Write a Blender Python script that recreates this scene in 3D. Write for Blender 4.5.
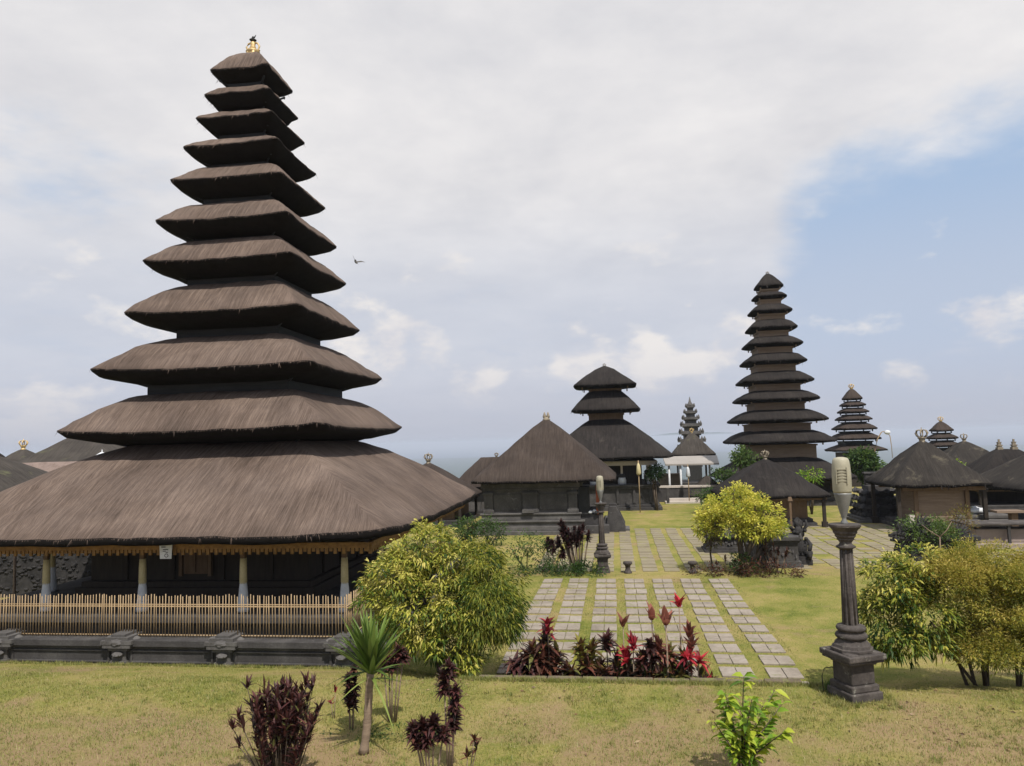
import bpy, bmesh, math, random
import numpy as np
from mathutils import Vector, Matrix, Quaternion, noise

random.seed(7); rng = np.random.default_rng(7)
for o in list(bpy.data.objects): bpy.data.objects.remove(o)
S = bpy.context.scene; COL = S.collection; R = math.radians

# ------------------------------------------------------------------ camera
FPX = 734.8; PITCH, ROLL, YAW, H = .0783, .0268, .1383, 4.4
cd = bpy.data.cameras.new('camera'); cam = bpy.data.objects.new('camera', cd); COL.objects.link(cam)
cd.sensor_width = 36; cd.lens = FPX / 1024 * 36; cd.clip_start = .1; cd.clip_end = 90000
CM = (Matrix.Rotation(YAW, 3, 'Z') @ Matrix.Rotation(math.pi / 2 + PITCH, 3, 'X') @ Matrix.Rotation(-ROLL, 3, 'Z'))
cam.matrix_world = Matrix.Translation((0, 0, H)) @ CM.to_4x4()
S.camera = cam

# ------------------------------------------------------------------ light
SUN_EL, SUN_AZ = R(58), R(150)          # azimuth clockwise from +Y: behind the camera, to the right
sd = bpy.data.lights.new('sun', 'SUN'); sd.energy = 4.7; sd.angle = R(.7); sd.color = (1, .95, .87)
so = bpy.data.objects.new('sun', sd); COL.objects.link(so)
sv = Vector((math.sin(SUN_AZ) * math.cos(SUN_EL), math.cos(SUN_AZ) * math.cos(SUN_EL), math.sin(SUN_EL)))
so.rotation_euler = sv.to_track_quat('Z', 'Y').to_euler()
S.view_settings.view_transform = 'Standard'; S.view_settings.look = 'None'
S.view_settings.exposure = .0; S.view_settings.gamma = 1; S.view_settings.use_curve_mapping = False


def ray(px, py):
    return (CM @ Vector((px - 512, 383 - py, -FPX))).normalized()
def gnd(px, py, z=0.0):
    d = ray(px, py); t = (z - H) / d.z
    return Vector((d.x * t, d.y * t, z))
def atY(px, py, Y):
    d = ray(px, py); t = Y / d.y
    return Vector((d.x * t, Y, H + d.z * t))
def mpp(X, Y):                                   # metres per pixel there
    return (-math.sin(YAW) * X + math.cos(YAW) * Y) / FPX

# ------------------------------------------------------------------ node helpers
class NT:
    def __init__(s, nt): s.nt = nt; s.n = nt.nodes; s.l = nt.links
    def new(s, t, ins=None, **kw):
        n = s.n.new(t)
        for k, v in kw.items(): setattr(n, k, v)
        for k, v in (ins or {}).items(): s.set(n, k, v)
        return n
    def set(s, n, k, v):
        i = n.inputs[k]
        if hasattr(v, 'is_output') or hasattr(v, 'links'): s.l.new(v, i)
        else: i.default_value = v
    def math(s, op, a, b=0.0, c=0.0, clamp=False):
        n = s.new('ShaderNodeMath', {0: a, 1: b, 2: c}, operation=op, use_clamp=clamp); return n.outputs[0]
    def mix(s, f, a, b, mode='MIX'):
        n = s.new('ShaderNodeMix', data_type='RGBA', blend_type=mode)
        s.set(n, 0, f); s.set(n, 6, a if hasattr(a, 'links') else (*a, 1) if len(a) == 3 else a)
        s.set(n, 7, b if hasattr(b, 'links') else (*b, 1) if len(b) == 3 else b)
        return n.outputs[2]
    def ramp(s, f, stops):
        n = s.new('ShaderNodeValToRGB'); s.l.new(f, n.inputs[0]); e = n.color_ramp.elements
        while len(e) < len(stops): e.new(.5)
        for q, (p, c) in zip(e, stops):
            q.position = p; q.color = (c, c, c, 1) if isinstance(c, (int, float)) else (*c, 1)
        return n.outputs[0]
    def noise(s, vec, scale, detail=4, rough=.55, dist=0.0):
        n = s.new('ShaderNodeTexNoise', {'Scale': scale, 'Detail': detail, 'Roughness': rough, 'Distortion': dist})
        s.l.new(vec, n.inputs['Vector']); return n.outputs[0]
    def mapping(s, vec, scale):
        n = s.new('ShaderNodeMapping', {'Scale': scale}); s.l.new(vec, n.inputs[0]); return n.outputs[0]

# ------------------------------------------------------------------ sky
W = bpy.data.worlds.new('World'); S.world = W; W.use_nodes = True
w = NT(W.node_tree); w.n.clear()
sky = w.new('ShaderNodeTexSky', sky_type='NISHITA', sun_disc=False, sun_elevation=SUN_EL, sun_rotation=SUN_AZ,
            altitude=900, air_density=1.0, dust_density=1.5, ozone_density=1.0)
tc = w.new('ShaderNodeTexCoord').outputs['Generated']
sep = w.new('ShaderNodeSeparateXYZ'); w.l.new(tc, sep.inputs[0])
zc = w.math('MAXIMUM', sep.outputs[2], 0.0)
den = w.math('ADD', zc, .16)
cmb = w.new('ShaderNodeCombineXYZ', {0: w.math('DIVIDE', sep.outputs[0], den), 1: w.math('DIVIDE', sep.outputs[1], den), 2: 0.0}).outputs[0]
def spot(px, py, inner, outer):
    d = ray(px, py)
    n = w.new('ShaderNodeVectorMath', {1: tuple(d)}, operation='DOT_PRODUCT'); w.l.new(tc, n.inputs[0])
    return w.new('ShaderNodeMapRange', {0: n.outputs['Value'], 1: math.cos(R(outer)), 2: math.cos(R(inner)), 3: 0.0, 4: 1.0},
                 interpolation_type='SMOOTHSTEP').outputs[0]
n1 = w.noise(cmb, .9, 8, .55, .3)
n2 = w.noise(cmb, 2.6, 8, .58, .2)
n3 = w.noise(cmb, 7.5, 6, .6, .3)
base = w.math('ADD', w.math('ADD', w.math('MULTIPLY', n1, .55), w.math('MULTIPLY', n2, .33)), w.math('MULTIPLY', n3, .12))
bias = w.math('ADD', base, .17)
for (px, py, a, b, st) in ((250, 40, 14, 52, .15), (640, 60, 8, 28, .12), (980, 230, 1, 17, -.20), (900, 190, 1, 10, -.10), (920, 40, 3, 13, .16), (1060, 60, 3, 12, .1),
                           (560, 325, 1, 9, -.06), (450, 305, 1, 7, -.05), (700, 250, 1, 9, .1), (20, 400, 2, 10, -.06), (850, 330, 1, 8, -.10), (660, 330, 1, 5, -.08),
                           (20, 190, 1, 7, -.04)):
    bias = w.math('ADD', bias, w.math('MULTIPLY', spot(px, py, a, b), st))
cov = w.new('ShaderNodeMapRange', {0: bias, 1: .52, 2: .78, 3: 0.0, 4: 1.0}, interpolation_type='SMOOTHSTEP').outputs[0]
shade = w.noise(cmb, 1.7, 7, .6, .1)
cloudc = w.mix(w.ramp(shade, [(.34, 0), (.66, 1)]), (6.9, 6.8, 7.0), (8.9, 8.6, 8.45))
skyc = w.mix(1.0, sky.outputs[0], (.80, .86, 1.08), 'MULTIPLY')
skyc = w.mix(.85, skyc, (4.0, 5.5, 7.6))
c1 = w.mix(w.math('MULTIPLY', cov, .94), skyc, cloudc)
# lower sky: thin lavender air with small cumulus heaps
lowk = w.new('ShaderNodeMapRange', {0: sep.outputs[2], 1: .14, 2: .36, 3: 1.0, 4: 0.0}, interpolation_type='SMOOTHSTEP').outputs[0]
c1 = w.mix(w.math('MULTIPLY', lowk, .72), c1, (5.35, 5.8, 6.85))
pn = w.noise(w.mapping(tc, (9, 9, 17)), 1, 7, .58, .1)
pf_ = w.math('ADD', pn, -.13)
for (px, py, a, b, st) in ((962, 316, .3, 2.6, .17), (1003, 320, .3, 2.6, .17), (415, 343, .5, 3.4, .2), (365, 360, .6, 3.6, .16), (470, 372, .5, 3.6, .14), (585, 358, .5, 3.4, .2),
                           (645, 364, .5, 3.2, .18), (738, 338, .3, 2.6, .2), (700, 360, .4, 2.6, .14), (905, 380, .3, 2.2, .12), (395, 300, .5, 4, .1), (60, 410, 1, 6, .1), (1010, 405, 1, 5, .08)):
    pf_ = w.math('ADD', pf_, w.math('MULTIPLY', spot(px, py, a, b), st))
pm = w.new('ShaderNodeMapRange', {0: pf_, 1: .44, 2: .64, 3: 0.0, 4: .85}, interpolation_type='SMOOTHSTEP').outputs[0]
pm = w.math('MULTIPLY', pm, w.new('ShaderNodeMapRange', {0: sep.outputs[2], 1: .22, 2: .32, 3: 1.0, 4: 0.0}, interpolation_type='SMOOTHSTEP').outputs[0])
c1 = w.mix(pm, c1, w.mix(w.ramp(pn, [(.38, 0), (.62, 1)]), (6.9, 6.75, 7.1), (8.7, 8.3, 8.0)))
# pale air low over the horizon
el = w.new('ShaderNodeMapRange', {0: sep.outputs[2], 1: -.01, 2: .13, 3: 1.0, 4: 0.0}, interpolation_type='SMOOTHSTEP').outputs[0]
hz = w.mix(w.new('ShaderNodeMapRange', {0: sep.outputs[2], 1: 0.0, 2: .10, 3: 0.0, 4: 1.0}).outputs[0], (4.7, 4.95, 5.8), (5.4, 5.5, 6.3))
c2 = w.mix(w.math('MULTIPLY', el, .92), c1, hz)
bg = w.new('ShaderNodeBackground', {'Color': c2, 'Strength': .102})
wo = w.new('ShaderNodeOutputWorld'); w.l.new(bg.outputs[0], wo.inputs[0])

# ------------------------------------------------------------------ materials
MATS = {}
def base_mat(name):
    m = bpy.data.materials.new(name); m.use_nodes = True
    t = NT(m.node_tree); t.n.clear(); MATS[name] = m
    out = t.new('ShaderNodeOutputMaterial'); p = t.new('ShaderNodeBsdfPrincipled'); t.l.new(p.outputs[0], out.inputs[0])
    return m, t, p, out
def bumpit(t, p, h, strength=.4, dist=.02):
    b = t.new('ShaderNodeBump', {'Strength': strength, 'Distance': dist, 'Height': h}); t.l.new(b.outputs[0], p.inputs['Normal'])
def mottled(name, cols, scale=3, rough=.85, bump=.4, dist=.02, fine=30, metal=0, spec=.3, stretch=(1, 1, 1), speck=None):
    m, t, p, out = base_mat(name)
    v = t.mapping(t.new('ShaderNodeTexCoord').outputs['Object'], stretch)
    a = t.noise(v, scale, 6, .6, .2); f = t.noise(v, fine, 5, .6)
    k = t.math('ADD', t.math('MULTIPLY', a, .65), t.math('MULTIPLY', f, .35))
    n = len(cols); c = t.ramp(k, [(.3 + .4 * i / max(1, n - 1), cols[i]) for i in range(n)])
    if speck:
        q = t.noise(v, scale * 2.3, 8, .7, .5)
        c = t.mix(t.ramp(q, [(speck[1], 0), (speck[1] + .1, 1)]), c, speck[0])
    t.set(p, 'Base Color', c); t.set(p, 'Roughness', rough); t.set(p, 'Metallic', metal); t.set(p, 'Specular IOR Level', spec)
    bumpit(t, p, k, bump, dist)
    return m
def thatch_mat(name, cols, su=55, sv=2.2, moss=None, blot=.5):
    m, t, p, out = base_mat(name)
    uv = t.new('ShaderNodeUVMap', uv_map='UVMap').outputs[0]
    ob = t.new('ShaderNodeTexCoord').outputs['Object']
    s1 = t.noise(t.mapping(uv, (su * .7, sv * .8, 1)), 1, 6, .75, .25)
    s2 = t.noise(t.mapping(uv, (su * .22, sv * .35, 1)), 1, 5, .6, .3)
    s3 = t.noise(t.mapping(uv, (su * 2.2, sv * 2.5, 1)), 1, 3, .6)
    b = t.noise(ob, blot, 6, .6, .3)
    k = t.math('ADD', t.math('MULTIPLY', s1, .42), t.math('MULTIPLY', s2, .28)); k = t.math('ADD', k, t.math('MULTIPLY', b, .3))
    c = t.ramp(k, [(.38, cols[0]), (.5, cols[1]), (.62, cols[2])])
    # pale stray straws
    dk = t.ramp(s3, [(.30, 1), (.40, 0)])
    c = t.mix(t.math('MULTIPLY', dk, .55), c, cols[0])
    big = t.noise(ob, .9, 5, .6, .5)
    c = t.mix(t.ramp(big, [(.42, 0), (.62, .45)]), c, t.mix(1.0, c, (.72, .74, .78), 'MULTIPLY'))
    st = t.ramp(s3, [(.66, 0), (.74, 1)])
    c = t.mix(t.math('MULTIPLY', st, .35), c, tuple(min(1, x * 1.9) for x in cols[2]))
    if moss:
        q = t.noise(ob, moss[2], 7, .65, .4)
        c = t.mix(t.ramp(q, [(moss[1], 0), (moss[1] + .12, 1)]), c, moss[0])
    t.set(p, 'Base Color', c); t.set(p, 'Roughness', .9); t.set(p, 'Specular IOR Level', .15)
    h = t.math('ADD', t.math('MULTIPLY', s1, .6), t.math('MULTIPLY', s3, .4))
    bumpit(t, p, h, .75, .035)
    return m
def leaf_mat(name, stops, trans=.35, rough=.5):
    m, t, p, out = base_mat(name)
    a = t.new('ShaderNodeAttribute', attribute_name='tint').outputs['Fac']
    c = t.ramp(a, stops)
    t.set(p, 'Base Color', c); t.set(p, 'Roughness', rough); t.set(p, 'Specular IOR Level', .3)
    tr = t.new('ShaderNodeBsdfTranslucent', {'Color': c})
    mx = t.new('ShaderNodeMixShader', {0: trans}); t.l.new(p.outputs[0], mx.inputs[1]); t.l.new(tr.outputs[0], mx.inputs[2])
    t.l.new(mx.outputs[0], out.inputs[0]); return m

M = {}
M['thatch'] = thatch_mat('brown_thatch', [(.052, .037, .029), (.134, .098, .079), (.235, .177, .143)], 75, 2.6)
M['thatch_house'] = thatch_mat('house_thatch', [(.030, .022, .018), (.053, .040, .033), (.082, .063, .053)], 45, 2)
M['thatch_dark'] = thatch_mat('dark_thatch', [(.013, .011, .011), (.026, .022, .020), (.046, .039, .035)], 40, 2, ((.06, .052, .044), .62, .9))
M['thatch_grey'] = thatch_mat('grey_thatch', [(.032, .027, .024), (.058, .050, .043), (.095, .082, .07)], 40, 2, ((.11, .11, .06), .58, .8))
M['thatch_moss'] = thatch_mat('mossy_thatch', [(.020, .017, .015), (.036, .031, .027), (.065, .055, .046)], 40, 2, ((.11, .095, .07), .57, 1.1))
M['shingle'] = thatch_mat('shingle', [(.15, .11, .09), (.22, .165, .14), (.29, .22, .19)], 9, 9)
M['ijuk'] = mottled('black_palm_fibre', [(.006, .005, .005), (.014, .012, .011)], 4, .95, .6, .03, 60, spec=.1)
M['stone'] = mottled('volcanic_stone', [(.028, .026, .026), (.055, .051, .05), (.10, .094, .09)], 2.2, .9, .6, .02, 24, speck=((.17, .165, .155), .62))
M['stone_light'] = mottled('grey_stone', [(.055, .05, .048), (.10, .094, .09), (.16, .15, .142)], 2.0, .9, .5, .02, 22, speck=((.24, .235, .22), .63))
M['stone_brown'] = mottled('brown_stone', [(.032, .027, .025), (.065, .055, .05), (.13, .112, .10)], 3.0, .88, .8, .015, 26, speck=((.26, .25, .21), .60))
M['slab'] = mottled('paving_stone', [(.16, .135, .105), (.265, .225, .185), (.36, .315, .27)], 1.0, .9, .4, .008, 14, speck=((.17, .17, .07), .57))
M['slab_old'] = mottled('weathered_paving', [(.16, .135, .09), (.225, .19, .13), (.28, .24, .17)], .8, .9, .3, .008, 14, speck=((.24, .22, .10), .52))
M['stone_pale'] = mottled('pale_weathered_stone', [(.10, .09, .08), (.17, .155, .14), (.26, .24, .22)], 1.5, .9, .5, .02, 12)
M['kerb_stone'] = mottled('mossy_kerb_stone', [(.08, .06, .04), (.13, .10, .07), (.19, .15, .11)], 2.5, .95, .5, .012, 22, speck=((.16, .16, .06), .5))
M['stone_mid'] = mottled('weathered_stone', [(.04, .037, .036), (.075, .07, .068), (.13, .122, .118)], 1.4, .9, .6, .02, 20, speck=((.19, .185, .175), .6))
M['stone_black'] = mottled('black_carved_stone', [(.012, .012, .012), (.03, .028, .028), (.06, .056, .055)], 5, .9, .8, .03, 24)
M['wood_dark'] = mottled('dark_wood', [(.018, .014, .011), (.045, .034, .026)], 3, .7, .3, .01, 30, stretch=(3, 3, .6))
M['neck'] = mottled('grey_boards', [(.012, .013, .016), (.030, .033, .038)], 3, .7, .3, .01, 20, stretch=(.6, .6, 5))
M['wood'] = mottled('brown_wood', [(.09, .055, .032), (.19, .125, .075)], 3, .7, .3, .01, 30, stretch=(3, 3, .6))
M['wood_pale'] = mottled('pale_wood', [(.15, .105, .075), (.27, .2, .15)], 2, .8, .3, .01, 18, stretch=(.5, .5, 5))
M['bamboo'] = mottled('bamboo', [(.21, .145, .08), (.46, .33, .19)], 6, .55, .2, .005, 40, stretch=(3, 3, .5))
M['ochre'] = mottled('ochre_carving', [(.13, .07, .025), (.36, .20, .065)], 9, .7, .5, .01, 60)
M['gold'] = mottled('gilding', [(.34, .22, .08), (.75, .56, .28)], 14, .5, .5, .02, 60, metal=.35, spec=.5)
M['gold_dull'] = mottled('weathered_finial', [(.12, .10, .075), (.36, .30, .22)], 9, .7, .5, .01, 60)
M['white'] = mottled('white_cloth', [(.5, .52, .55), (.74, .75, .77)], 6, .85, .3, .01, 30)
M['yellow'] = mottled('yellow_cloth', [(.42, .34, .16), (.62, .54, .32)], 6, .85, .3, .01, 30)
M['whitewash'] = mottled('whitewash', [(.42, .37, .33), (.58, .52, .47)], 1.5, .9, .2, .01, 12)
M['beige'] = mottled('beige_plaster', [(.24, .19, .165), (.33, .27, .24)], 1.5, .9, .2, .01, 12)
M['canopy'] = mottled('canopy_sheet', [(.26, .235, .21), (.36, .33, .30)], 1, .6, .1, .01, 10)
M['lantern'] = mottled('lantern_shade', [(.27, .25, .18), (.42, .39, .29)], 2.2, .55, .08, .004, 20, spec=.4)
M['metal'] = mottled('grey_metal', [(.16, .16, .155), (.26, .26, .25)], 4, .5, .1, .004, 40, metal=.3)
M['ink'] = mottled('ink', [(.02, .02, .02), (.04, .04, .04)], 5, .9, .1)
M['red_wood'] = mottled('red_painted_wood', [(.17, .04, .015), (.3, .075, .03)], 4, .6, .2)
M['bark'] = mottled('bark', [(.05, .035, .025), (.13, .1, .075)], 6, .9, .6, .01, 40, stretch=(2, 2, .6))
M['bark_pale'] = mottled('pale_bark', [(.16, .115, .08), (.33, .25, .18)], 7, .9, .6, .01, 40, stretch=(.6, .6, 5))
M['soil'] = mottled('bed_soil', [(.06, .045, .03), (.12, .09, .06)], 4, .95, .6, .02, 30)
M['sea'] = mottled('sea', [(.03, .06, .10), (.05, .09, .14)], .001, .6, 0, .01, .003)
M['hill'] = mottled('hill_forest', [(.03, .06, .05), (.05, .08, .06)], .002, .9, 0, .01, .01)
M['feather'] = mottled('bird_feathers', [(.06, .055, .05), (.12, .11, .1)], 5, .8, .1)
YG = [(0, (.030, .07, .012)), (.25, (.075, .13, .02)), (.55, (.24, .27, .035)), (.8, (.47, .44, .07)), (1, (.60, .53, .15))]
M['leaf_yellow'] = leaf_mat('yellow_green_leaves', YG)
M['leaf_olive'] = leaf_mat('olive_leaves', [(0, (.06, .10, .015)), (.4, (.18, .20, .03)), (.8, (.38, .34, .05)), (1, (.5, .40, .1))])
M['leaf_bright'] = leaf_mat('bright_yellow_leaves', [(0, (.09, .16, .02)), (.35, (.34, .38, .05)), (.75, (.62, .58, .08)), (1, (.74, .66, .16))])
M['leaf_green'] = leaf_mat('green_leaves', [(0, (.018, .045, .012)), (.5, (.05, .10, .022)), (1, (.12, .18, .04))])
M['leaf_lime'] = leaf_mat('lime_leaves', [(0, (.06, .13, .02)), (.5, (.2, .34, .03)), (1, (.45, .5, .05))], .4)
M['leaf_yucca'] = leaf_mat('yucca_leaves', [(0, (.03, .07, .015)), (.5, (.13, .20, .035)), (1, (.30, .36, .09))], .3)
M['leaf_purple'] = leaf_mat('purple_leaves', [(0, (.016, .011, .009)), (.45, (.05, .020, .019)), (.8, (.10, .034, .032)), (.93, (.15, .06, .04)), (1, (.13, .13, .04))], .2)
M['leaf_reddish'] = leaf_mat('reddish_leaves', [(0, (.02, .016, .01)), (.4, (.07, .03, .018)), (.75, (.14, .045, .03)), (1, (.14, .14, .035))], .25)
M['leaf_crimson'] = leaf_mat('crimson_leaves', [(0, (.05, .012, .014)), (.4, (.22, .02, .03)), (1, (.62, .05, .07))], .35)
M['leaf_pink'] = leaf_mat('dusty_pink_leaves', [(0, (.1, .045, .03)), (.5, (.26, .09, .065)), (1, (.42, .17, .12))], .35)
M['leaf_croton'] = leaf_mat('mottled_croton_leaves', [(0, (.02, .03, .012)), (.4, (.10, .11, .025)), (.6, (.1, .03, .02)), (1, (.28, .26, .045))], .3)
M['grassblade'] = leaf_mat('grass_blades', [(0, (.13, .17, .035)), (.45, (.25, .25, .06)), (1, (.42, .34, .17))], .3)

M['leaf_dry'] = leaf_mat('dry_leaves', [(0, (.07, .04, .02)), (.5, (.2, .12, .06)), (1, (.36, .27, .14))], .1)
def ground_mat():
    m, t, p, out = base_mat('lawn')
    v = t.new('ShaderNodeTexCoord').outputs['Object']
    a = t.noise(v, .33, 7, .6, .4); b = t.noise(v, 1.4, 7, .65, .3); f = t.noise(v, 22, 6, .7); ff = t.noise(v, 90, 4, .7)
    k = t.math('ADD', t.math('MULTIPLY', a, .36), t.math('MULTIPLY', b, .32)); k = t.math('ADD', k, t.math('MULTIPLY', f, .32))
    c = t.ramp(k, [(.37, (.08, .112, .020)), (.45, (.175, .185, .042)), (.53, (.27, .232, .08)), (.62, (.335, .25, .13))])
    c = t.mix(t.ramp(ff, [(.35, 0), (.7, 1)]), t.mix(1.0, c, (.82, .84, .8), 'MULTIPLY'), t.mix(1.0, c, (1.35, 1.3, 1.25), 'MULTIPLY'))
    # bare worn earth in the foreground and other patches
    sp = t.new('ShaderNodeSeparateXYZ'); t.l.new(v, sp.inputs[0])
    e = t.noise(v, .5, 6, .6, .6)
    worn = t.new('ShaderNodeMapRange', {0: sp.outputs[1], 1: 11.4, 2: 8.5, 3: 0.0, 4: .20}).outputs[0]
    q = t.ramp(t.math('ADD', e, worn), [(.55, 0), (.68, 1)])
    c = t.mix(t.math('MULTIPLY', q, t.ramp(f, [(.3, .4), (.6, 1)])), c, (.30, .205, .12))
    # far country beyond the temple hill
    far = t.new('ShaderNodeMapRange', {0: sp.outputs[2], 1: -4.0, 2: -12.0, 3: 0.0, 4: 1.0}).outputs[0]
    c = t.mix(far, c, (.035, .06, .04))
    t.set(p, 'Base Color', c); t.set(p, 'Roughness', .95); t.set(p, 'Specular IOR Level', .1)
    bumpit(t, p, t.math('ADD', f, ff), .7, .03)
    return m
M['lawn'] = ground_mat()

# ------------------------------------------------------------------ mesh helpers
class MB:
    def __init__(s): s.v = []; s.f = []; s.m = []; s.uv = {}; s.sm = []
    def add(s, vs, fs, mi=0, smooth=False):
        o = len(s.v); s.v += [tuple(x) for x in vs]
        for f in fs: s.f.append(tuple(o + i for i in f)); s.m.append(mi); s.sm.append(smooth)
    def box(s, x, y, z, sx, sy, sz, rz=0, mi=0, top=1.0, tilt=None):   # z = bottom; top = taper
        c, n = math.cos(rz), math.sin(rz); vs = []
        for k in (0, 1):
            q = top if k else 1
            for a, b in ((-1, -1), (1, -1), (1, 1), (-1, 1)):
                px, py, pz = a * sx / 2 * q, b * sy / 2 * q, k * sz
                if tilt: p3 = tilt @ Vector((px, py, pz)); px, py, pz = p3
                vs.append((x + c * px - n * py, y + n * px + c * py, z + pz))
        s.add(vs, [(3, 2, 1, 0), (4, 5, 6, 7), (0, 1, 5, 4), (1, 2, 6, 5), (2, 3, 7, 6), (3, 0, 4, 7)], mi); return s
    def lathe(s, x, y, z, prof, n=16, mi=0, smooth=True, rot=0, sq=None):   # prof [(r,z)]
        vs = []
        for r, h in prof:
            for i in range(n):
                a = 2 * math.pi * i / n + rot
                vs.append((x + r * math.cos(a), y + r * math.sin(a), z + h))
        fs = [(j * n + i, j * n + (i + 1) % n, (j + 1) * n + (i + 1) % n, (j + 1) * n + i) for j in range(len(prof) - 1) for i in range(n)]
        fs.append(tuple(range(n))[::-1]); fs.append(tuple((len(prof) - 1) * n + i for i in range(n)))
        s.add(vs, fs, mi, smooth); return s
    def stack(s, x, y, z, prof, rz=0, mi=0):                             # square steps [(half,z0,z1)]
        for h, a, b in prof: s.box(x, y, z + a, 2 * h, 2 * h, b - a, rz, mi)
        return s
    def tube(s, pts, rad, n=6, mi=0, smooth=True):
        pts = [Vector(p) for p in pts]
        if isinstance(rad, (int, float)): rad = [rad] * len(pts)
        vs = []
        for i, p in enumerate(pts):
            d = (pts[min(i + 1, len(pts) - 1)] - pts[max(i - 1, 0)])
            d = d.normalized() if d.length > 1e-9 else Vector((0, 0, 1))
            u = d.orthogonal().normalized() if abs(d.z) > .95 else d.cross(Vector((0, 0, 1))).normalized()
            q = d.cross(u)
            for k in range(n):
                a = 2 * math.pi * k / n
                vs.append(p + (u * math.cos(a) + q * math.sin(a)) * rad[i])
        fs = [(j * n + i, j * n + (i + 1) % n, (j + 1) * n + (i + 1) % n, (j + 1) * n + i) for j in range(len(pts) - 1) for i in range(n)]
        fs.append(tuple(range(n))[::-1]); fs.append(tuple((len(pts) - 1) * n + i for i in range(n)))
        s.add(vs, fs, mi, smooth); return s
    def blob(s, x, y, z, rx, ry, rz_, mi=0, seed=0, amp=.12, n=8):
        vs = []; fs = []
        rings = n
        for j in range(rings + 1):
            t = math.pi * j / rings
            for i in range(2 * n):
                a = math.pi * i / n
                d = Vector((math.sin(t) * math.cos(a), math.sin(t) * math.sin(a), math.cos(t)))
                k = 1 + amp * (noise.noise(d * 2.1 + Vector((seed, seed * .7, 0))) * 1.6)
                vs.append((x + d.x * rx * k, y + d.y * ry * k, z + d.z * rz_ * k))
        m_ = 2 * n
        for j in range(rings):
            for i in range(m_): fs.append((j * m_ + i, (j + 1) * m_ + i, (j + 1) * m_ + (i + 1) % m_, j * m_ + (i + 1) % m_))
        s.add(vs, fs, mi, True); return s
    def build(s, name, mats, parent=None, loc=(0, 0, 0), rz=0, bevel=0):
        me = bpy.data.meshes.new(name); me.from_pydata(s.v, [], s.f)
        for m in (mats if isinstance(mats, (list, tuple)) else [mats]): me.materials.append(M[m])
        me.polygons.foreach_set('material_index', s.m); me.polygons.foreach_set('use_smooth', s.sm)
        if s.uv:
            l = me.uv_layers.new(name='UVMap')
            for p in me.polygons:
                u = s.uv.get(p.index)
                if u:
                    for k, li in enumerate(p.loop_indices): l.data[li].uv = u[k]
        me.update()
        o = bpy.data.objects.new(name, me); COL.objects.link(o); o.location = loc; o.rotation_euler.z = rz
        if parent: o.parent = parent
        if bevel:
            b = o.modifiers.new('bevel', 'BEVEL'); b.width = bevel; b.segments = 2; b.limit_method = 'ANGLE'
        return o
def tag(o, label=None, cat=None, group=None, kind=None):
    if label: o['label'] = label
    if cat: o['category'] = cat
    if group: o['group'] = group
    if kind: o['kind'] = kind
    return o
def empty(name, loc, label, cat, group=None, rz=0):
    o = bpy.data.objects.new(name, None); COL.objects.link(o); o.location = loc; o.rotation_euler.z = rz
    o.empty_display_size = .2
    return tag(o, label, cat, group)
def copy_tree(o, parent=None):
    c = o.copy(); COL.objects.link(c)
    if parent: c.parent = parent
    for ch in [x for x in COL.objects if x.parent == o]: copy_tree(ch, c)
    return c

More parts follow.
